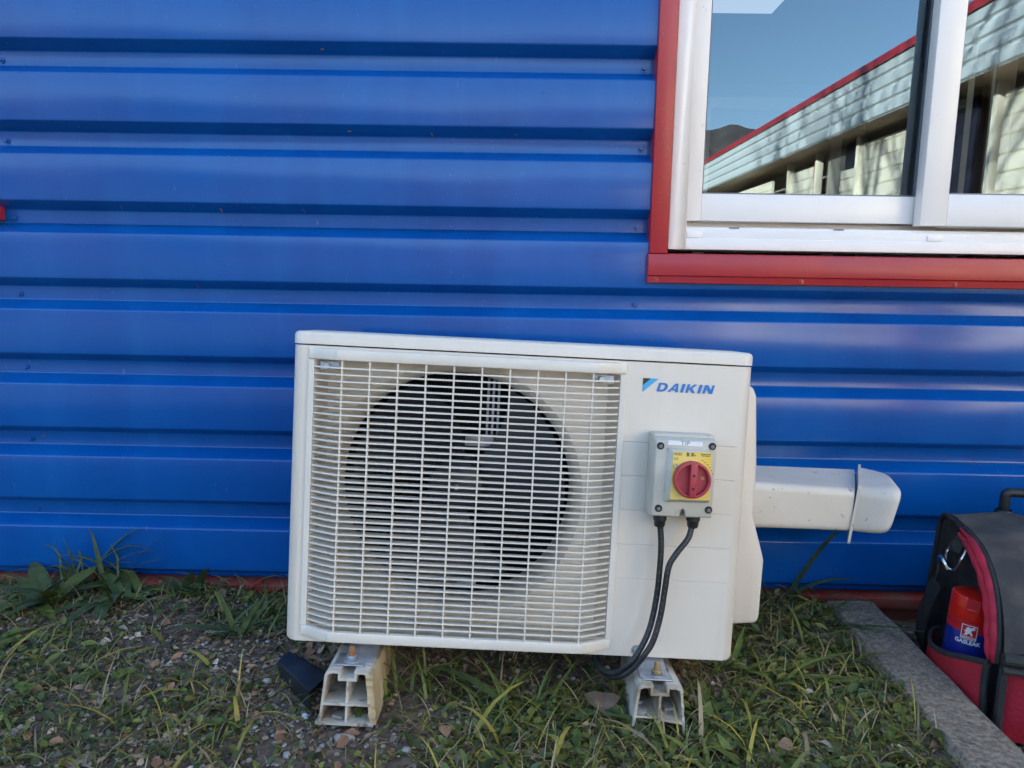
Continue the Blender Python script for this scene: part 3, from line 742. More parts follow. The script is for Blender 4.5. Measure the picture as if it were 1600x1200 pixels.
box('name_strip', M['white'], iso, .2335, .2885, -.0610, -.0601, .3735, .3806)
text_obj('lettering', 'TIP', .0098, M['greyink'], iso, face_y(.2610, -.0612, .3770), space=1.1)
text_obj('lettering', 'CE', .0052, M['ink'], iso, face_y(.2452, -.0706, .3535), space=1.3)
text_obj('lettering', 'B X-', .0082, M['ink'], iso, face_y(.2690, -.0706, .3608), bold=.00016)
tl = MB()
for (x0, x1, z) in ((.2418, .2560, .3617), (.2422, .2550, .3592), (.2840, .3005, .3618), (.2850, .2995, .3594)):
    x = x0
    while x < x1-.001:
        L = random.uniform(.001, .0026); tl.box(x, min(x+L, x1), -.0707, -.0703, z, z+.0011); x += L+.0006
for i in range(6):
    a = R(62-9*i); rr_ = .0345
    cx, cz = KC[0]+rr_*math.cos(a), KC[1]+rr_*math.sin(a); tl.box(cx-.0011, cx+.0009, -.0707, -.0703, cz-.0006, cz+.0006)
tl.build('small_print', M['ink'], plate)
rg = MB(); rg.tube([(KC[0]-.0262+.003*math.cos(t*.7), -.0706, KC[1]+.0195+.0036*math.sin(t*.7)) for t in range(10)], .0005, 5); rg.build('symbol', M['logoblue'], plate)
glm = MB(); glm.lathe([(0, .0045), (.0112, .0045), (.0112, -.0045), (.0098, -.006), (.0092, -.013), (.0078, -.0165), (.0, -.0165)], axis='z', k=14)
g1 = glm.build('cable_gland', M['black'], iso, smooth=True); g1.location = (.2352, -.030, .2505)
g2 = same(g1); g2.location = (.2895, -.030, .2515)
# the two cables
cabL = [(.2352, -.030, .243), (.2372, -.030, .2305), (.2400, -.030, .205), (.2405, -.030, .1728), (.2382, -.031, .1196), (.2295, -.035, .0664), (.2143, -.040, .0299), (.1998, -.040, .0076), (.1816, -.030, -.0144), (.1640, -.010, -.024), (.150, .02, -.018), (.152, .06, -.004)]
cabR = [(.2895, -.030, .243), (.2875, -.031, .2331), (.2820, -.034, .2162), (.2632, -.040, .1924), (.2525, -.041, .1712), (.2482, -.042, .1337), (.2435, -.044, .0913), (.2335, -.047, .0491), (.2200, -.049, .0248), (.2060, -.043, .0014), (.1870, -.034, -.0195), (.168, -.006, -.032), (.156, .03, -.026), (.160, .07, -.006)]
for P_, lab in ((cabL, 'black cable hanging straight down from the left gland of the isolator'), (cabR, 'black cable slanting from the right gland of the isolator to join the other')):
    cb_ = child_frame(empty('power_cable', lab, 'cable', 'cables below the isolator'))
    SP = smooth_path(P_, 8)
    MB().tube(SP, .0050, 10).build('sheath', M['cable'], cb_, smooth=True)
    mk = MB()
    for i in range(6, 56, 2):
        a, b = SP[i], SP[i+1]; off = Vector((-.0012, -.0049, 0))
        mk.tube([a+off, a+(b-a)*random.uniform(.35, .8)+off], .0005, 4)
    mk.build('cable_print', M['mark'], cb_)

# ------------------------------------------------------------------ plastic support blocks under the unit
def support(u, lab, broken, seed):
    rs = random.Random(seed)
    s_ = child_frame(empty('support_block', lab, 'support block', 'support blocks under the unit'))
    zt, zb, y0, y1 = -.0145, -.101, -.073, .30
    ht, hb = .036, .044
    t = .0042
    def wall(p, q, t1=t, name=None, ya=y0, yb=y1, m=M['support']):
        """sloping plate from p to q (u,v) with thickness in u, length ya..yb"""
        return MB().prism([(p[0]-t1/2, p[1]), (p[0]+t1/2, p[1]), (q[0]+t1/2, q[1]), (q[0]-t1/2, q[1])], 'y', ya, yb)
    b = MB()
    j = lambda k=.006: rs.uniform(-k, k)
    # top skin with a central bolt channel
    b.prism([(u-ht, zt-.007), (u-ht+.004, zt-.001), (u-ht+.010, zt), (u-.011, zt), (u-.011, zt-.012), (u+.011, zt-.012), (u+.011, zt), (u+ht-.010, zt), (u+ht-.003, zt-.002), (u+ht, zt-.008), (u+ht-t, zt-.008), (u+ht-.010, zt-.005), (u+.015, zt-.005), (u+.015, zt-.017), (u-.015, zt-.017), (u-.015, zt-.005), (u-ht+.010, zt-.005), (u-ht+t, zt-.008)], 'y', y0+.002, y1)
    for part in (wall((u-ht+t/2, zt-.007), (u-hb+t/2, zb)), wall((u+.001, zt-.017), (u, zb), t*.9, ya=y0+.001)):
        b.add(part.V, part.F)
    # shelf
    zs = zt-.052
    if broken:
        b.prism([(u-hb+.006, zs), (u-.002, zs), (u-.002, zs-.0038), (u-hb+.006, zs-.0038)], 'y', y0+.004, y1)
        b.prism([(u+.002, zs+.001), (u+hb-.006, zs-.004), (u+hb-.006, zs-.0078), (u+.002, zs-.0028)], 'y', y0-.004, y1)
    else:
        b.prism([(u-hb+.006, zs), (u+hb-.006, zs), (u+hb-.006, zs-.0038), (u-hb+.006, zs-.0038)], 'y', y0-.002, y1)
        b.prism([(u-hb-.004, zb+.003), (u+hb+.001, zb+.003), (u+hb+.001, zb-.001), (u-hb-.004, zb-.001)], 'y', y0-.004, y1)
    o = b.build('rail', M['support'], s_)
    sf = MB()  # soil in the lower cells; upper plugs added to darken the hollow rail
    for (ua, ub, va, vb_, ya) in ((u-hb+.008, u-.003, zb, zs-.012, -.045), (u+.003, u+hb-.012, zb, zs-.010, -.040), (u-ht+.004, u-.003, zs, zt-.02, -.005), (u+.003, u+ht-.010, zs+.002, zt-.02, .0)):
        n_ = 6; rows2 = []
        for a_ in range(n_+1):
            f1 = a_/n_; rows2.append([(ua+(ub-ua)*b_/n_, ya+.07*f1+rs.uniform(-.006, .006), va+(vb_-va)*f1+rs.uniform(-.002, .002)) for b_ in range(n_+1)])
        sf.grid(rows2)
    sf.build('soil_shade_fill', M['soil'], s_, smooth=True)
    # right-hand wall: own piece, weathered
    pts = 15; rowsW = []
    for yy in (y0, y0+.0005): pass
    m_ = M['yellowed'] if not broken else M['support']
    W = []
    for i in range(pts):
        f = i/(pts-1); v = zt-.004+(zb-zt+.004)*f; uc = u+ht-.002+(hb-ht+.002)*f
        th = t*1.0 if broken else .0105+rs.uniform(-.0007, .0007)
        fr0 = y0+(rs.uniform(-.001, .0015))
        W.append([(uc-th/2+j(.0006), fr0, v), (uc+th/2+j(.0006), fr0+rs.uniform(0, .002), v), (uc+th/2+.001, .10, v), (uc+th/2, y1, v), (uc-th/2, y1, v)])
    mbw = MB()
    for r_ in W: mbw.V += r_
    mbw.F += [(i*5+k, i*5+(k+1) % 5, (i+1)*5+(k+1) % 5, (i+1)*5+k) for i in range(pts-1) for k in range(5)]+[(0, 1, 2, 3, 4), tuple((pts-1)*5+k for k in range(5))[::-1]]
    wo = mbw.build('side_wall', m_, s_)
    if not broken: wo['label'] = 'yellowed frayed right side wall'
    # bolt, nut, washer plate
    bl = MB(); by = -.040 if not broken else -.038
    nut = MB(); nut.lathe([(0, 0), (.0088, 0), (.0088, .0068), (.0075, .008), (.0, .008)], (u, by, zt+.0045), 'z', 6); nut.build('nut', M['steel'] if not broken else M['brass'], s_, bevel=.0006)
    ws = MB(); ws.lathe([(0, 0), (.0118, 0), (.0118, .0016), (0, .0016)], (u, by, zt+.0030), 'z', 20); ws.build('washer', M['zinc'], s_)
    bl.lathe([(0, .0), (.0052, 0), (.0050, .0185), (.0042, .0198), (.0, .0198)], (u, by, zt+.006), 'z', 12); bl.build('bolt', M['rust'] if not broken else M['brass'], s_, smooth=True)
    pt_ = MB(); pt_.box(u-.026, u+.024, -.056, -.012, zt+.0006, zt+.0030); pt_.build('washer_plate', M['steel'], s_, bevel=.0008)
    for k in range(3 if broken else 2):
        sh = MB()
        cx, cy = u+rs.uniform(-.028, -.012) if k == 0 else u+rs.uniform(-.03, .03), y0+.012+.014*k
        a = rs.uniform(0, 3); L = rs.uniform(.007, .013)
        q = [(cx+L*math.cos(a+w_), cy+L*math.sin(a+w_), (zs if broken or k else zb+.003)+.0045+rs.uniform(0, .004)) for w_ in (0, 1.3, 2.9, 4.4)]
        sh.add([(x, y, z) for x, y, z in q]+[(x, y, z-.004) for x, y, z in q], [(0, 1, 2, 3), (7, 6, 5, 4), (0, 4, 5, 1), (1, 5, 6, 2), (2, 6, 7, 3), (3, 7, 4, 0)])
        sh.build('chip', M['stone'], s_)['label'] = 'loose pale chip lying inside the rail'
support(-.2575, 'weathered white plastic support block with a yellowed frayed side and rusty bolt', False, 4)
support(.2445, 'chipped white plastic support block below the cables with broken shelf', True, 9)

# black end cap fallen beside the left block: an open box lying on the soil
capm = MB()
A, B, C_, D_ = Vector((-.425, -.3845, 0)), Vector((-.392, -.3654, 0)), Vector((-.3242, -.4223, 0)), Vector((-.3389, -.4776, 0))
zt, zb = -1.168, -1.202
ec = empty('end_cap', 'black plastic end cap lying on the soil beside the left support block', 'end cap')
ex = (C_-D_).normalized(); ey = (A-D_).normalized()
quad = [A, A+(C_-D_)*.66, C_, D_]
top = [(p.x, p.y, zt) for p in quad]; bot = [(p.x+.0, p.y, zb) for p in quad]
th = .004
cen = Vector((sum(p.x for p in quad)/4, sum(p.y for p in quad)/4, 0))
inn = [(cen+(p-cen)*.90) for p in quad]
k = MB(); k.add(top+bot, [(0, 1, 2, 3), (0, 4, 5, 1), (1, 5, 6, 2), (3, 7, 4, 0)])
it = [(p.x, p.y, zt-th) for p in inn]; ib = [(p.x, p.y, zb) for p in inn]
k.add(it+ib, [(3, 2, 1, 0), (1, 5, 4, 0), (2, 6, 5, 1), (0, 4, 7, 3)])
# rim round the open end (between C and D)
k.add([top[2], top[3], bot[2], bot[3], it[2], it[3], ib[2], ib[3]], [(0, 1, 5, 4), (0, 4, 6, 2), (1, 3, 7, 5)])
k.build('cap_shell', M['capblack'], ec, bevel=.002, seg=2)

# ------------------------------------------------------------------ pipe trunking from the unit along the wall
dct = empty('pipe_trunking', 'ivory pipe trunking running from the unit along the blue wall to a flanged end', 'pipe trunking')
def section(bt, ft, fb, r=.016):
    """rounded profile: back top, front top, front bottom, back bottom"""
    bt, ft, fb = Vector(bt), Vector(ft), Vector(fb); bb = Vector((bt.x+(fb.x-ft.x), bt.y, fb.z+.004))
    poly = [bt, ft, fb, bb]; out = [bt]
    for p, (a, c_) in ((ft, (bt, fb)), (fb, (ft, bb))):
        q0 = p+(a-p).normalized()*r; q1 = p+(c_-p).normalized()*r
        for i in range(7): t = i/6; out.append((1-t)**2*q0+2*t*(1-t)*p+t*t*q1)
    return out+[bb]
s0_ = section((.5501-.095, -.03, -.8835+.002), (.5097-.10, -.150, -.8905+.0045), (.5161-.10, -.150, -.9869+.002))
s1_ = section((.740, -.03, -.8878), (.6875, -.150, -.9000), (.6850, -.150, -.9908))
MB().grid([[tuple(p) for p in s0_], [tuple(p) for p in s1_]]).build('trunking_cover', M['duct'], dct, smooth=True, solid=.002)
def fl(off, grow):
    cc = Vector((.713, -.09, -.944)); out = []
    prof = section((.7475, -.030, -.8755), (.6915, -.1535, -.8890), (.6785, -.1545, -1.0150), .010)
    return [tuple(cc+(p-cc)*grow+Vector((off, -off*.45, 0))) for p in prof]
nfl = len(fl(0, 1))
f_ = MB(); f_.add(fl(0, 1)+fl(.0045, 1), [tuple(range(nfl)), tuple(range(nfl, 2*nfl))[::-1]]+[(i, (i+1) % nfl, nfl+(i+1) % nfl, nfl+i) for i in range(nfl)])
f_.build('end_flange', M['duct'], dct)
secs = []
for t in [0, .25, .5, .7, .82, .91, .97, 1.0]:
    sh_ = (1-t**6)**.5 if t < 1 else 0.
    kx = .0045+.070*t
    ft = Vector((.6885+kx, -.1500-.046*t, -.8965+.012*t)); fb = Vector((.6860+kx*.72, -.1500-.046*t, -.9915+.006*t))
    bt = Vector((.7440+kx*.60, -.032-.060*t, -.8815+.001*t))
    sec = section(bt, ft, fb, .018+.010*t)
    c0 = Vector((ft.x+.010, ft.y+.055, (ft.z+fb.z)/2))
    g_ = .80+.20*sh_
    secs.append([tuple(c0+(p-c0)*g_) for p in sec])
sm = MB().grid(secs); ns = len(secs[0]); sm.F.append(tuple(7*ns+i for i in range(ns))); sm.build('end_scoop', M['duct'], dct, smooth=True)

# ------------------------------------------------------------------ concrete edging
cu = MB()
ypts = [-.055, -.22, -.222, -.9, -1.9]
def kerb(ya, yb, jit=0.):
    mb = MB(); n_ = 22; rows_ = []
    for i in range(n_+1):
        y = ya+(yb-ya)*i/n_; xc = curb_x(y); hw = .0545
        e = lambda: random.uniform(-.0016, .0016)
        rows_.append([(xc-hw, y, -1.42), (xc-hw+e(), y, -1.188), (xc-hw+.006+e(), y, -1.1800+e()*.6), (xc-.018, y, -1.179+e()*.8), (xc+.018, y, -1.179+e()*.8), (xc+hw-.007+e(), y, -1.1805+e()*.6), (xc+hw+e(), y, -1.190), (xc+hw, y, -1.42)])
    mb.grid(rows_); mb.F.append(tuple(range(8))); mb.F.append(tuple(n_*8+i for i in range(8))); return mb
edg = empty('concrete_edging', 'grey concrete edging strip between the weeds and the tool bag', 'edging')
kerb(-.06, -1.055).build('edging_block', M['concrete'], edg, smooth=True); kerb(-1.06, -2.05).build('edging_block', M['concrete'], edg, smooth=True)

# ------------------------------------------------------------------ tool bag
bag = empty('tool_bag', 'black and red canvas tool bag standing beyond the concrete edging', 'tool bag', loc=(.8165, -.43, 0), rz=math.atan2(-.2059, .9786))
zf = -1.252
outl = [(-.004, zf), (-.010, -1.20), (-.008, -1.10), (.000, -1.045), (.026, -1.000), (.072, -.963), (.125, -.948), (.190, -.9430), (.250, -.942), (.285, -.948), (.305, -.975), (.315, -1.04), (.335, -1.14), (.362, -1.23), (.368, zf)]
op = smooth_path([(0, s, z) for s, z in outl], 3)
rows_ = []
for i in range(15):
    x = .46*i/14; r_ = []
    for p in op:
        nzv = float(hash_noise(p.y*1+x*.7, p.z+x, 16, 2))-.5
        r_.append((x, p.y+nzv*.010*(i > 0), p.z+(.012*math.sin(math.pi*min(x, .3)/.46) if p.z > -1.0 else 0)+nzv*.007*(p.z > -1.2 and i > 0)))
    rows_.append(r_)
bb_ = MB().grid(rows_); nb_ = len(op)
# end panel slightly puckered
cpt = (0.045, .16, -1.10)
bb_.V.append(cpt); ci = len(bb_.V)-1
mid = [(.028+float(hash_noise(p.y, p.z, 14, 7)-.5)*.012, .18+(p.y-.18)*.55, -1.10+(p.z+1.10)*.55) for p in op]
m0 = len(bb_.V); bb_.V += mid
for i in range(nb_):
    j_ = (i+1) % nb_; bb_.F.append((i, j_, m0+j_, m0+i)); bb_.F.append((m0+i, m0+j_, ci))
bb_.F.append(tuple((14*nb_)+i for i in range(nb_)))
bb_.build('body', M['canvas'], bag, smooth=True)
# dusty flap over top and front
flp = [(.290, -.950), (.250, -.9385), (.195, -.9385), (.128, -.943), (.074, -.958), (.025, -.996), (-.003, -1.041), (-.013, -1.070), (-.017, -1.092)]
fo = smooth_path([(0, s, z) for s, z in flp], 4); rows_ = []
for i in range(22):
    x = -.001+.47*i/21; r_ = []
    for p in fo:
        nzv = float(hash_noise(p.y*.8+x*1.3, p.z*1.2-x*.6, 13, 6))-.5+.5*(float(hash_noise(p.y+x*2, p.z-x, 31, 4))-.5)
        wv = min(1, i/3)
        r_.append((x, p.y-.003-abs(nzv)*.020*wv, p.z+.004+.014*math.sin(math.pi*min(x, .3)/.46)*(1 if p.z > -1 else .3)+nzv*.016*wv))
    rows_.append(r_)
MB().grid(rows_).build('flap', M['dusty'], bag, smooth=True, solid=.003)
# red padded edge between end panel and flap: two quilted rolls
redp = [(.190, -.945), (.137, -.949), (.088, -.962), (.050, -.987), (.024, -1.018), (.009, -1.055), (.002, -1.09), (.004, -1.118)]
for k_, (off, rad) in enumerate(((.000, .0108), (.0165, .0108))):
    pp_ = smooth_path([(-.005, s+off*(1.0 if s < .15 else .45), z-off*.75) for s, z in redp], 5)
    n_ = len(pp_); rr_ = [rad*(.25+.75*min(1, i/8, (n_-1-i)/6))*(1+.10*math.sin(i*1.25+k_)) for i in range(n_)]
    MB().tube(pp_, rr_, 10).build('padded_edge', M['redpiping'], bag, smooth=True)
pp_ = smooth_path([(-.004, s-.010, z+.006) for s, z in redp], 4); MB().tube(pp_, .004, 8).build('binding', M['webbing'], bag, smooth=True)
pe_ = smooth_path([(-.002, s, z) for s, z in outl[7:]], 3); MB().tube(pe_, .0048, 8).build('binding', M['webbing'], bag, smooth=True)
# side pocket holding the can
rows_ = []
for i in range(17):
    f = i/16; s = .008+f*.222; zt_ = -1.122-.046*f-.010*math.sin(math.pi*f); bu = (.010+.046*math.sin(math.pi*f)**.7)
    r_ = []
    for k_ in range(9):
        h = k_/8; z = zt_+(zf-zt_)*h
        r_.append((-bu*(1-.10*h+.06*math.sin(h*7+f*5)), s+.003*math.sin(h*5+i), z))
    rows_.append(r_)
pk = MB().grid(rows_).build('side_pocket', M['redcloth'], bag, smooth=True, solid=.0025)
MB().tube([r_[0] for r_ in rows_], .0042, 8, flat=1.4).build('pocket_binding', M['webbing'], pk, smooth=True)
MB().tube([(p[0]-.002, p[1], p[2]) for p in rows_[0]], .006, 8).build('pocket_seam', M['webbing'], pk, smooth=True)
MB().tube([(p[0]-.001, p[1], p[2]) for p in rows_[-1]], .006, 8).build('pocket_seam', M['webbing'], pk, smooth=True)
# front pocket
rows_ = []
for i in range(15):
    x = .004+.44*i/14; e_ = min(1, i/2.2)*min(1, (14-i)/2.2); r_ = []
    for k_ in range(10):
        h = k_/9; z = -1.122+(zf+.004+1.122)*h
        r_.append((x, -.008-(.010+.030*math.sin(math.pi*min(1, .15+.8*h)))*e_+.003*math.sin(x*40+h*6), z))
    rows_.append(r_)
fpk = MB().grid(rows_).build('front_pocket', M['redcloth'], bag, smooth=True, solid=.003)
band_ = MB()
for zz, rr2 in ((-1.096, .011), (-1.116, .008)): band_.tube([(x, -.022-.003*math.sin(x*30), zz-.01*x) for x in np.linspace(-.002, .46, 12)], rr2, 8, flat=.9)
band_.build('zip_band', M['webbing'], bag, smooth=True)
MB().tube(smooth_path([(.034, -.030, -1.118), (.034, -.046, -1.150), (.044, -.053, -1.180), (.075, -.053, -1.196), (.16, -.053, -1.202), (.3, -.053, -1.204)], 6), .0072, 8, flat=.5).build('pocket_trim', M['webbing'], fpk, smooth=True)
MB().tube([(.002, -.018, -1.115), (.000, -.024, -1.19), (.004, -.020, zf)], .007, 8).build('corner_binding', M['webbing'], bag, smooth=True)
# D ring, snap hook, strap
ringp = [(.0, .226, -.984), (-.008, .234, -1.004), (-.013, .222, -1.022), (-.015, .200, -1.030), (-.014, .174, -1.022), (-.010, .162, -.998), (.0, .168, -.980)]
MB().tube(smooth_path(ringp, 5), .0028, 8).build('d_ring', M['chrome'], bag, smooth=True)
MB().tube([(.004, .198, -.966), (-.008, .196, -.980), (-.011, .194, -.992)], .017, 8, flat=.35).build('ring_loop', M['webbing'], bag, smooth=True)
MB().tube(smooth_path([(-.014, .205, -1.034), (-.021, .212, -1.020), (-.020, .232, -1.020), (-.016, .246, -1.036)], 5), .0052, 8).build('snap_hook', M['chrome'], bag, smooth=True)
MB().tube(smooth_path([(-.015, .250, -1.020), (-.014, .254, -1.045), (-.012, .262, -1.075), (-.012, .270, -1.085)], 5), .0032, 8).build('hook_gate', M['chrome'], bag, smooth=True)
stp = smooth_path([(-.012, .262, -1.080), (-.024, .262, -1.12), (-.032, .266, -1.17), (-.028, .276, -1.220), (-.012, .290, -1.245), (.004, .305, -1.215)], 6)
sg = MB().grid([[(p.x, p.y-.022, p.z-.004), (p.x-.002, p.y, p.z), (p.x, p.y+.022, p.z+.004)] for p in stp]); sg.build('strap', M['webbing'], bag, smooth=True, solid=.003)
# pull handle
hp = smooth_path([(.129, .344, -1.0), (.129, .344, -.93), (.129, .344, -.921), (.1295, .344, -.912), (.134, .344, -.9075), (.142, .344, -.9065), (.18, .344, -.9060), (.40, .344, -.905)], 4)
MB().tube(hp, .0098, 10, flat=1.1).build('pull_handle', M['black'], bag, smooth=True)
MB().lathe([(.017, -.965), (.017, -.948), (.0145, -.944)], (.129, .344, 0), 'z', 14).build('handle_collar', M['black'], bag, smooth=True)

# spray can in the side pocket
can = empty('spray_can', 'red capped leak detector spray can in the side pocket of the tool bag', 'spray can')
bmx = bag.matrix_world if False else Matrix.Translation((.8165, -.43, 0)) @ Matrix.Rotation(math.atan2(-.2059, .9786), 4, 'Z')
can.matrix_world = bmx @ Matrix.Translation((-.0050, .120, -1.229)) @ Matrix.Rotation(R(-2.0), 4, 'X') @ Matrix.Rotation(R(4), 4, 'Y')
cr_ = .0385
MB().lathe([(0, 0), (cr_-.002, 0), (cr_, .004), (cr_, .132), (cr_-.001, .134)], axis='z', k=40).build('can_body', M['canblue'], can, smooth=True)
MB().lathe([(cr_+.0002, .118), (cr_+.0002, .1375), (cr_-.0015, .139)], axis='z', k=40).build('red_band', M['canbrand'], can, smooth=True)
cp_ = MB(); cp_.lathe([(cr_, .1385), (cr_+.0006, .141), (cr_+.0002, .178), (cr_-.0010, .1815), (cr_-.004, .1830), (.0, .1830)], axis='z', k=48); cap = cp_.build('cap', M['canred'], can, smooth=True)
# spray recess in the cap facing the camera: dark slot with a nozzle
def wrap(x, z, r=cr_+.0006, az=0.):     # x along the circumference, facing azimuth az
    a = x/r+az; return (r*math.cos(a), r*math.sin(a), z)
AZ = R(-114)
def decal(name, m, poly, dr=.0004, parent=can, az=AZ):
    r = cr_+dr; n_ = len(poly)
    # subdivide along x for curvature
    xs = sorted(set(p[0] for p in poly)); mb = MB()
    bm = bmesh.new(); vs_ = [bm.verts.new((p[0], 0, p[1])) for p in poly]; bm.faces.new(vs_)
    x0, x1 = min(xs), max(xs); x = x0+.003
    while x < x1-.0005:
        bmesh.ops.bisect_plane(bm, geom=bm.verts[:]+bm.edges[:]+bm.faces[:], plane_co=(x, 0, 0), plane_no=(1, 0, 0)); x += .003
    for v in bm.verts: v.co = Vector(wrap(v.co.x, v.co.z, r, az))
    me = bpy.data.meshes.new(name); bm.to_mesh(me); bm.free(); me.materials.append(m)
    return link(bpy.data.objects.new(name, me), parent)
decal('emblem_border', M['canwhite'], [(-.0125, .106), (.0125, .106), (.0125, .133), (-.0125, .133)], .0005)
decal('emblem_field', M['canbrand'], [(-.0113, .1072), (.0113, .1072), (.0113, .1318), (-.0113, .1318)], .0008)
gf_ = [(-.0085, .1140), (-.006, .1160), (-.0055, .1200), (-.0085, .1225), (-.0050, .1235), (-.0055, .1270), (-.0025, .1300), (.0015, .1285), (.0060, .1310), (.0100, .1310), (.0070, .1285), (.0095, .1265), (.0050, .1250), (.0025, .1225), (.0050, .1190), (.0065, .1140), (.0035, .1145), (.0020, .1180), (-.0010, .1175), (-.0030, .1140)]
decal('emblem_beast', M['canwhite'], gf_, .0011)
def curved_text(s, size, m, x, z, az, dr, bold=0., parent=can):
    o = text_obj('lettering', s, size, m, parent, Matrix.Identity(4), ext=0, bold=bold)
    for v in o.data.vertices: v.co = Vector(wrap(v.co.x+x, v.co.y+z, cr_+dr, az))
    return o
curved_text('GRIFFON', .0052, M['canwhite'], 0, .1100, AZ, .0011, .00012)
curved_text('GASLEAK', .0098, M['canwhite'], 0, .1005, AZ, .0007, .0003)
MB().box(-.0105, .0105, -.0012, .006, .1575, .1815).build('spray_slot', M['canbrand'], cap).matrix_local = Matrix.Rotation(AZ+R(90), 4, 'Z') @ Matrix.Translation((0, -cr_-.0002, 0))
nz = MB(); nz.box(-.0085, .0085, -.0022, .004, .1585, .1630); o = nz.build('nozzle', M['canred'], cap, bevel=.001); o.matrix_local = Matrix.Rotation(AZ+R(90), 4, 'Z') @ Matrix.Translation((0, -cr_, 0))

# ------------------------------------------------------------------ ground cover
def tint_mesh(name, V, F, T, m, lab=None):
    me = bpy.data.meshes.new(name)
    V = np.asarray(V, np.float32).reshape(-1, 3); F = np.asarray(F, np.int32)
    me.from_pydata(V.tolist(), [], F.tolist()); me.materials.append(m)
    a = me.color_attributes.new('tint', 'FLOAT_COLOR', 'POINT')
    a.data.foreach_set('color', np.concatenate([T, np.ones((len(T), 1))], 1).astype(np.float32).ravel())
    me.polygons.foreach_set('use_smooth', [True]*len(me.polygons))
    o = bpy.data.objects.new(name, me); link(o); tag(o, lab, None, None, 'stuff'); return o
RANGE = [-1.35, .70, -1.0, -.005]
def scatter(n, dens):
    x0, x1, y0, y1 = RANGE
    out = np.zeros((0, 2))
    while len(out) < n:
        p = np.stack([RNG.uniform(x0, x1, n*3), RNG.uniform(y0, y1, n*3)], 1)
        ok = (p[:, 0] < curb_x(p[:, 1])-.052) & (RNG.random(len(p)) < dens(p[:, 0], p[:, 1]))
        out = np.concatenate([out, p[ok]])
    return out[:n]
def blob(x, y, cx, cy, r): return np.exp(-((x-cx)**2+(y-cy)**2)/(r*r))
def d_green(x, y):
    d = .02+.95*hash_noise(x, y, 6, 21)**2+.45*hash_noise(x, y, 17, 22)**1.5
    d = d+.35*(x > .28)+.30*blob(x, y, .05, -.58, .30)+.35*blob(x, y, .25, -.62, .25)+.25*blob(x, y, -.8, -.62, .35)
    d = d-.40*blob(x, y, -.35, -.52, .14)-.35*blob(x, y, -.62, -.33, .16)-.45*blob(x, y, 0., -.25, .22)-.30*blob(x, y, .5, -.60, .10)
    d = np.where((np.abs(x) < .40) & (y > -.40), d*.30, d)
    return np.clip(d, .03, 1)
GREENS = np.array([2.4, 1.95, 1.15])*np.array([(.070, .090, .020), (.090, .110, .028), (.050, .074, .028), (.130, .135, .034), (.045, .062, .022), (.180, .170, .055), (.072, .092, .036)])
def blades(n, Lr, wr, dens, flat=(.2, 1.), straw=.12, name='grass', seed=0):
    p = scatter(n, dens); z = ground_z(p[:, 0], p[:, 1])-.002
    L = RNG.uniform(*Lr, n)*RNG.uniform(.6, 1.2, n); wd = RNG.uniform(*wr, n); az = RNG.uniform(0, 2*np.pi, n)
    el0 = RNG.uniform(.12, 1.25, n); cur = RNG.uniform(*flat, n)*1.6
    S = 4; V = np.zeros((n, 2*S+1, 3)); pos = np.stack([p[:, 0], p[:, 1], z], 1)
    side = np.stack([-np.sin(az), np.cos(az), RNG.uniform(-.3, .3, n)], 1)
    for k in range(S+1):
        f = k/S; wk = wd*(1-.15*f-.5*f*f)*(.7 if k == 0 else 1)
        if k < S:
            V[:, 2*k] = pos-side*wk[:, None]/2; V[:, 2*k+1] = pos+side*wk[:, None]/2
        else: V[:, 2*S] = pos
        e = el0-cur*f
        d = np.stack([np.cos(e)*np.cos(az), np.cos(e)*np.sin(az), np.sin(e)], 1)
        pos = pos+d*(L/S)[:, None]
        gz = ground_z(pos[:, 0], pos[:, 1])+.002; pos[:, 2] = np.maximum(pos[:, 2], gz)
        pos[:, 1] = np.minimum(pos[:, 1], -.004)
    base = (np.arange(n)*(2*S+1))[:, None]
    F = [np.concatenate([base+2*k, base+2*k+1, base+2*k+3, base+2*k+2], 1) for k in range(S-1)]
    Q = np.concatenate(F); T3 = np.concatenate([base+2*S-2, base+2*S-1, base+2*S], 1)
    col = GREENS[RNG.integers(0, len(GREENS), n)]*RNG.uniform(.7, 1.3, (n, 1))
    st = RNG.random(n) < straw
    col[st] = np.array([.42, .32, .18])*RNG.uniform(.5, 1.2, (st.sum(), 1))
    return V.reshape(-1, 3), Q, T3, np.repeat(col, 2*S+1, 0)
def merge(parts):
    V, F, T = [], [], []; k = 0
    for v, q, t3, c_ in parts:
        V.append(v); F += (q+k).tolist(); F += (t3+k).tolist(); T.append(c_); k += len(v)
    return np.concatenate(V), F, np.concatenate(T)
def tint_obj(name, parts, m):
    V, F, T = merge(parts); me = bpy.data.meshes.new(name); me.from_pydata(V.tolist(), [], F); me.materials.append(m)
    a = me.color_attributes.new('tint', 'FLOAT_COLOR', 'POINT')
    a.data.foreach_set('color', np.concatenate([T, np.ones((len(T), 1))], 1).astype(np.float32).ravel())
    me.polygons.foreach_set('use_smooth', [True]*len(me.polygons))
    o = bpy.data.objects.new(name, me); link(o); return o
outer = lambda x, y: d_green(x, y)*((x < -1.35) | (y < -1.0))
RANGE[:] = [-3.6, .72, -2.6, -.01]
far_parts = [blades(9000, (.014, .042), (.0018, .0034), outer, straw=.25), blades(3000, (.04, .09), (.002, .004), outer, (.4, 1.2), .25)]
RANGE[:] = [-1.35, .70, -1.0, -.005]
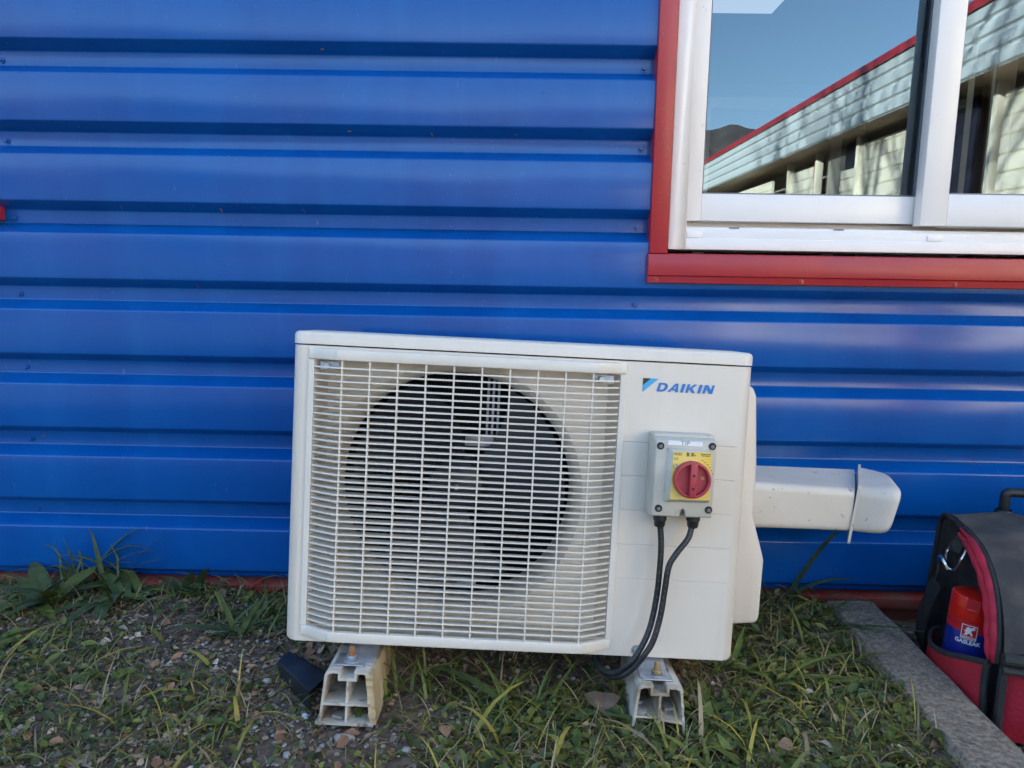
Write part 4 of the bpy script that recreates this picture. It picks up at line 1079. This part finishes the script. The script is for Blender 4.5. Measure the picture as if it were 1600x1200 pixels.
o = tint_obj('grass', far_parts+[blades(17000, (.012, .038), (.0012, .0026), d_green, straw=.30), blades(4600, (.04, .09), (.0016, .0036), d_green, (.4, 1.2), .28), blades(3000, (.03, .08), (.0010, .0022), lambda x, y: .2+.8*hash_noise(x, y, 8, 41), (.8, 1.6), 1.), blades(420, (.06, .13), (.005, .009), d_green, (.6, 1.3), .06)], M['blade'])
tag(o, 'short mixed green grass and straw growing on the soil', 'grass', kind='stuff')
def ovals(n, Lr, asp, dens, cols, up=(.0, .7), lift=.004, curl=.2, rough=.0):
    """small leaves: 8-gon with a fold"""
    p = scatter(n, dens); z = ground_z(p[:, 0], p[:, 1]); L = RNG.uniform(*Lr, n); az = RNG.uniform(0, 2*np.pi, n)
    a = RNG.uniform(*asp, n); el = RNG.uniform(*up, n)
    u = np.stack([np.cos(el)*np.cos(az), np.cos(el)*np.sin(az), np.sin(el)], 1)
    s = np.stack([-np.sin(az), np.cos(az), RNG.uniform(-.5, .5, n)], 1); s /= np.linalg.norm(s, axis=1)[:, None]
    nn = np.cross(u, s)
    T = [(0, 0), (.25, .38), (.55, .5), (.82, .32), (1, 0), (.82, -.32), (.55, -.5), (.25, -.38), (.5, 0)]
    V = np.zeros((n, 9, 3)); base = np.stack([p[:, 0], p[:, 1], z+RNG.uniform(0, lift, n)], 1)
    for k, (f, g_) in enumerate(T):
        jit = 1+RNG.uniform(-rough, rough, n)
        off = u*(L*f)[:, None]+s*(L*a*g_*jit)[:, None]+nn*(L*(curl*abs(g_)-curl*.5*f*f+rough*RNG.uniform(-.25, .25, n)))[:, None]
        V[:, k] = base+off
    V[:, :, 2] = np.maximum(V[:, :, 2], ground_z(V[:, :, 0], V[:, :, 1])+.0012); V[:, :, 1] = np.minimum(V[:, :, 1], -.003)
    b = (np.arange(n)*9)[:, None]; idx = [0, 1, 2, 3, 4, 5, 6, 7]
    T3 = np.concatenate([np.concatenate([b+idx[i], b+idx[(i+1) % 8], b+8], 1) for i in range(8)])
    cl = np.asarray(cols)[RNG.integers(0, len(cols), n)]*RNG.uniform(.45, 1.45, (n, 1))
    return V.reshape(-1, 3), np.zeros((0, 4), int), T3, np.repeat(cl, 9, 0)
WEED = [(.14, .165, .04), (.20, .20, .04), (.075, .115, .028), (.095, .135, .028), (.062, .10, .035), (.16, .18, .035), (.10, .13, .055)]
o = tint_obj('ground_weeds', [ovals(13000, (.005, .015), (.5, .95), d_green, WEED, (.0, .9), .012), ovals(1700, (.016, .038), (.3, .5), d_green, WEED, (.0, .6), .010)], M['blade'])
tag(o, 'small round leaved weeds spread over the soil', 'weeds', kind='stuff')
d_lit = lambda x, y: np.clip(.25+.7*hash_noise(x, y, 9, 31)+.3*blob(x, y, -.05, -.3, .3)+.3*blob(x, y, -.6, -.35, .25), 0, 1)
BR = [(.24, .145, .085), (.34, .235, .155), (.15, .10, .065), (.46, .35, .25), (.30, .155, .085), (.38, .285, .21)]
o = tint_obj('leaf_litter', [ovals(12000, (.004, .015), (.4, .9), d_lit, BR, (-.1, .35), .003, .25, .35), ovals(900, (.014, .030), (.45, .8), d_lit, BR, (-.1, .4), .005, .35, .45)], M['litter'])
tag(o, 'brown crumbled dead leaves lying on the soil', 'dead leaves', kind='stuff')
def pebbles(n, rr_, dens, cols, x0=-1.35, x1=.70, y0=-1.0, y1=-.005, right=False):
    if right:
        p = np.stack([RNG.uniform(x0, x1, n), RNG.uniform(y0, y1, n)], 1); p = p[p[:, 0] > curb_x(p[:, 1])+.06]; n = len(p)
    else: p = scatter(n, dens)
    z = ground_z(p[:, 0], p[:, 1]); r = RNG.uniform(*rr_, n)
    ico = [(0, 0, 1)]+[(.9*math.cos(q), .9*math.sin(q), .45) for q in np.arange(5)*1.2566]+[(.9*math.cos(q+.63), .9*math.sin(q+.63), -.45) for q in np.arange(5)*1.2566]+[(0, 0, -1)]
    fc = [(0, 1+i, 1+(i+1) % 5) for i in range(5)]+[(1+i, 6+i, 1+(i+1) % 5) for i in range(5)]+[(1+(i+1) % 5, 6+i, 6+(i+1) % 5) for i in range(5)]+[(11, 6+(i+1) % 5, 6+i) for i in range(5)]
    ico = np.array(ico); V = ico[None]*r[:, None, None]*RNG.uniform(.75, 1.25, (n, 12, 1))*np.stack([RNG.uniform(.8, 1.3, n), RNG.uniform(.8, 1.2, n), RNG.uniform(.5, .8, n)], 1)[:, None, :]
    V = V+np.stack([p[:, 0], p[:, 1], z+r*.3], 1)[:, None, :]
    b = (np.arange(n)*12)[:, None, None]; T3 = (b+np.array(fc)[None]).reshape(-1, 3)
    cl = np.asarray(cols)[RNG.integers(0, len(cols), n)]*RNG.uniform(.6, 1.2, (n, 1))
    return V.reshape(-1, 3), np.zeros((0, 4), int), T3, np.repeat(cl, 12, 0)
d_peb = lambda x, y: np.clip(.05+1.0*blob(x, y, -.36, -.53, .10)+.8*blob(x, y, -.60, -.30, .09)+.5*blob(x, y, .55, -.35, .15)+.5*blob(x, y, -.70, -.36, .06), 0, 1)
o = tint_obj('gravel', [pebbles(750, (.002, .0052), d_peb, [(.26, .24, .21), (.34, .32, .29), (.20, .17, .15), (.15, .14, .13)]), pebbles(30, (.004, .007), d_peb, [(.44, .42, .39)]),
     pebbles(2600, (.004, .010), None, [(.16, .12, .09), (.22, .17, .13), (.12, .10, .09)], .75, 1.4, -1.2, -.02, True)], M['pebble'])
tag(o, 'scattered pale pebbles and brown gravel', 'gravel', kind='stuff')

# bigger plants, leaf by leaf
def leaf(parent, p, az, L, wd, el, cur, m, fold=.25, n=7, twist=0., name='leaf'):
    pos = Vector(p); rows_ = []
    for k in range(n+1):
        f = k/n; wk = wd*max(.03, (math.sin(math.pi*min(1, .12+.88*f)**.8) if fold >= .2 else (1-.2*f-.78*f**3)))
        a2 = az+twist*f; e = el-cur*f
        s = Vector((-math.sin(a2), math.cos(a2), .0)); d = Vector((math.cos(e)*math.cos(a2), math.cos(e)*math.sin(a2), math.sin(e)))
        up_ = s.cross(d)*-1
        rows_.append([tuple(pos-s*wk/2+up_*wk*fold*.5), tuple(pos), tuple(pos+s*wk/2+up_*wk*fold*.5)])
        pos = pos+d*(L/n)
        gz = float(ground_z(pos.x, pos.y))+.004
        if pos.z < gz: pos.z = gz
        pos.y = min(pos.y, -.008)
    return MB().grid(rows_).build(name, m, parent, smooth=True, solid=.0004)
def plant(name, lab, x, y, specs, cat='plant', group=None, k=1.25):
    o = empty(name, lab, cat, group, loc=(0, 0, 0)); z = float(ground_z(x, y))
    for (dx, dy, az, L, wd, el, cur, m, fold) in specs:
        leaf(o, (x+dx, y+dy, z-.003), R(az), L*k, wd*k, R(el), R(cur), M[m], fold, twist=random.uniform(-.25, .25))
    o['label'] = lab; return o
rs = random.Random(21)
def tuft(n, Lr, wr, els, curs, ms, fold, spread=.02, azr=(0, 360)):
    return [(rs.uniform(-spread, spread), rs.uniform(-spread, spread)*.6, rs.uniform(*azr), rs.uniform(*Lr), rs.uniform(*wr), rs.uniform(*els), rs.uniform(*curs), rs.choice(ms), fold) for _ in range(n)]
plant('grass_tuft', 'tall dark grass tuft arching against the blue wall at far left', -.975, -.035,
      [(-.02, 0, 175, .11, .010, 82, 150, 'leafdark', .1), (.0, .0, 20, .155, .011, 84, 120, 'leafdark', .1), (-.01, 0, 30, .17, .012, 70, 60, 'leafdark', .1), (.02, 0, 10, .13, .009, 75, 90, 'leafdark', .1), (.05, 0, 12, .15, .008, 60, 30, 'leafdark', .1), (.03, 0, 150, .12, .010, 86, 40, 'leafdark', .1), (-.03, 0, 190, .10, .008, 88, 20, 'leaf', .1), (.04, -.01, 355, .14, .010, 50, 40, 'leafdark', .1)]+tuft(22, (.07, .14), (.003, .008), (35, 85), (40, 110), ['leafdark', 'leaf'], .1, .07), 'grass', k=1.3)
plant('weed_rosette', 'broad leaved weed rosette sprawling left of the tall grass tuft', -1.03, -.10, tuft(14, (.07, .12), (.018, .030), (10, 45), (20, 50), ['leafdark', 'leaf'], .25, .03), 'weed', k=1.4)
plant('weed_rosette', 'blue green weed clump against the red plinth left of the unit', -.735, -.045, tuft(14, (.04, .075), (.013, .022), (15, 75), (20, 60), ['leafdark'], .25, .035), 'weed')
plant('weed_rosette', 'broad leaved weed rosette right beside the tall grass tuft', -.88, -.075, tuft(15, (.06, .11), (.014, .024), (10, 60), (20, 60), ['leafdark', 'leaf'], .25, .05), 'weed', k=1.4)
plant('grass_tuft', 'low grass tuft with long leaves in front of the unit left edge', -.555, -.235, tuft(9, (.07, .12), (.006, .012), (25, 60), (30, 60), ['leaf', 'leafdark'], .12, .03)+[(0, 0, 190, .11, .016, 22, 25, 'leafdark', .2), (0, -.01, 140, .10, .010, 55, 40, 'leaf', .15)], 'grass')
plant('weed_rosette', 'yellowish weed rosette at the left edge near the bottom', -.99, -.27, tuft(9, (.03, .06), (.014, .024), (5, 40), (10, 40), ['leaf', 'leafyellow'], .25, .03), 'weed')
plant('weed_rosette', 'small weed with one long oval leaf on bare soil at lower left', -.80, -.42, [(0, 0, 5, .075, .020, 12, 15, 'leaf', .25), (-.03, -.03, 150, .04, .018, 10, 10, 'leafyellow', .25), (.04, .0, 40, .03, .018, 25, 30, 'leaf', .25), (.10, .0, 70, .025, .018, 25, 30, 'leaf', .25), (-.02, -.05, 260, .035, .016, 20, 30, 'leafyellow', .25)], 'weed')
plant('grass_tuft', 'dark broad grass tuft under the middle of the unit', .0, -.475, [(0, 0, 155, .15, .015, 38, 50, 'leafdark', .15), (0, 0, 130, .12, .006, 45, 30, 'leaf', .1), (.01, 0, 35, .08, .006, 30, 30, 'leaf', .1), (.05, 0, 55, .10, .006, 40, 30, 'leaf', .1), (.06, 0, 350, .14, .014, 12, 20, 'leafdark', .15), (.0, -.02, 200, .08, .008, 35, 50, 'leafdark', .1), (.02, -.02, 300, .07, .006, 35, 50, 'leaf', .1)]+tuft(8, (.05, .09), (.004, .007), (25, 75), (40, 90), ['leaf'], .1, .05), 'grass')
plant('grass_tuft', 'thin grass tuft right beside the yellowed support block', -.17, -.43, tuft(14, (.06, .12), (.003, .006), (30, 80), (40, 100), ['leaf', 'leafyellow'], .1, .05), 'grass')
plant('weed_clump', 'tangled yellow green weed at the lower right corner of the unit', .385, -.34, tuft(16, (.035, .075), (.006, .013), (25, 80), (30, 90), ['leaf', 'leafyellow', 'leaf'], .2, .04), 'weed')
plant('weed_clump', 'leafy weed beside the right support block', .335, -.475, tuft(15, (.03, .06), (.010, .018), (10, 60), (20, 60), ['leaf', 'leafyellow', 'leafdark'], .25, .045), 'weed')
plant('weed_clump', 'flat broad bladed grass lying toward the concrete edging', .50, -.37, [(0, 0, 350, .13, .014, 14, 16, 'leaf', .2), (-.02, .02, 345, .11, .012, 18, 20, 'leaf', .2), (.02, -.02, 340, .12, .010, 16, 20, 'leafdark', .2), (-.04, .03, 10, .10, .012, 20, 22, 'leafyellow', .2), (.0, .03, 15, .12, .011, 25, 30, 'leaf', .2), (-.03, -.02, 320, .08, .010, 20, 25, 'leaf', .2), (.03, .0, 200, .07, .008, 20, 30, 'leaf', .2), (-.02, 0, 30, .10, .006, 35, 50, 'leafyellow', .1)], 'grass')
plant('grass_tuft', 'tall grass growing by the wall below the trunking', .612, -.022, [(0, 0, 8, .205, .013, 60, 16, 'leafdark', .15), (0, 0, 0, .15, .013, 42, 62, 'leafdark', .15), (-.03, 0, 178, .07, .008, 62, -10, 'leaf', .15), (.05, -.02, 350, .12, .006, 42, 80, 'leafdark', .1), (-.03, -.02, 215, .08, .006, 40, 50, 'leaf', .1)], 'grass')
plant('grass_tuft', 'grass tuft at the wall end of the concrete edging', .655, -.13, [(0, 0, 205, .11, .014, 25, 20, 'leaf', .15), (.0, 0, 265, .09, .014, 70, 70, 'leaf', .15), (.0, -.03, 330, .14, .010, 26, 26, 'leafdark', .15), (0, 0, 20, .11, .008, 50, 80, 'leafdark', .1), (.02, -.02, 300, .09, .008, 45, 70, 'leaf', .1)]+tuft(10, (.04, .08), (.003, .006), (30, 80), (40, 90), ['leaf', 'leafdark'], .1, .04), 'grass')
plant('weed_rosette', 'leafy weed at the bottom edge right of centre', .30, -.585, tuft(14, (.03, .055), (.010, .018), (10, 60), (20, 60), ['leaf', 'leafyellow', 'leaf'], .25, .06), 'weed')

# a few loose pieces
def rock(name, lab, x, y, r, m, cat='stone', flat=.6, seed=1):
    rr_ = random.Random(seed); bm = bmesh.new(); bmesh.ops.create_icosphere(bm, subdivisions=2, radius=1)
    for v in bm.verts:
        k_ = 1+.22*(float(hash_noise(v.co.x*1.3+seed, v.co.y*1.3+v.co.z, 2., seed))-.5)*2
        v.co = Vector((v.co.x*r[0]*k_, v.co.y*r[1]*k_, v.co.z*r[2]*k_))
    for f in bm.faces: f.smooth = True
    me = bpy.data.meshes.new(name); bm.to_mesh(me); bm.free(); me.materials.append(m)
    o = bpy.data.objects.new(name, me); link(o); o.location = (x, y, float(ground_z(x, y))+r[2]*.45); o.rotation_euler = (rr_.uniform(-.2, .2), rr_.uniform(-.2, .2), rr_.uniform(0, 3))
    tag(o, lab, cat); return o
rock('stone', 'flat pale stone in front of the yellowed support block', -.2640, -.548, (.017, .012, .006), M['stone'], seed=2)
rock('plaster_chip', 'white crumb of broken plastic in front of the right support block', .1985, -.528, (.014, .006, .006), M['canwhite'], 'debris', seed=5)
rock('stone', 'white pebble at the corner of the black end cap', -.3435, -.492, (.007, .006, .005), M['canwhite'], seed=7)
dl = empty('dead_leaf', 'large brown dead leaf tilted in the grass left of the right support block', 'leaf')
lp_ = [(.012, .000), (.020, .014), (.022, .030), (.034, .044), (.022, .050), (.006, .060), (-.010, .052), (-.026, .056), (-.020, .040), (-.006, .022)]
dlm = MB(); dlm.V += [(.142+p[0], -.505+.80*p[1], GZ+.010+p[1]*.42+.005*math.sin(p[0]*190+p[1]*60)) for p in lp_]; dlm.V.append((.147, -.476, GZ+.016)); dlm.F += [(i, (i+1) % 10, 10) for i in range(10)]
dlm.build('blade', M['deadleaf'], dl, smooth=True, solid=.0006)
MB().tube([(.153, -.503, GZ+.011), (.152, -.515, GZ+.006), (.146, -.530, GZ+.004)], .0012, 5).build('stalk', M['deadleaf'], dl)
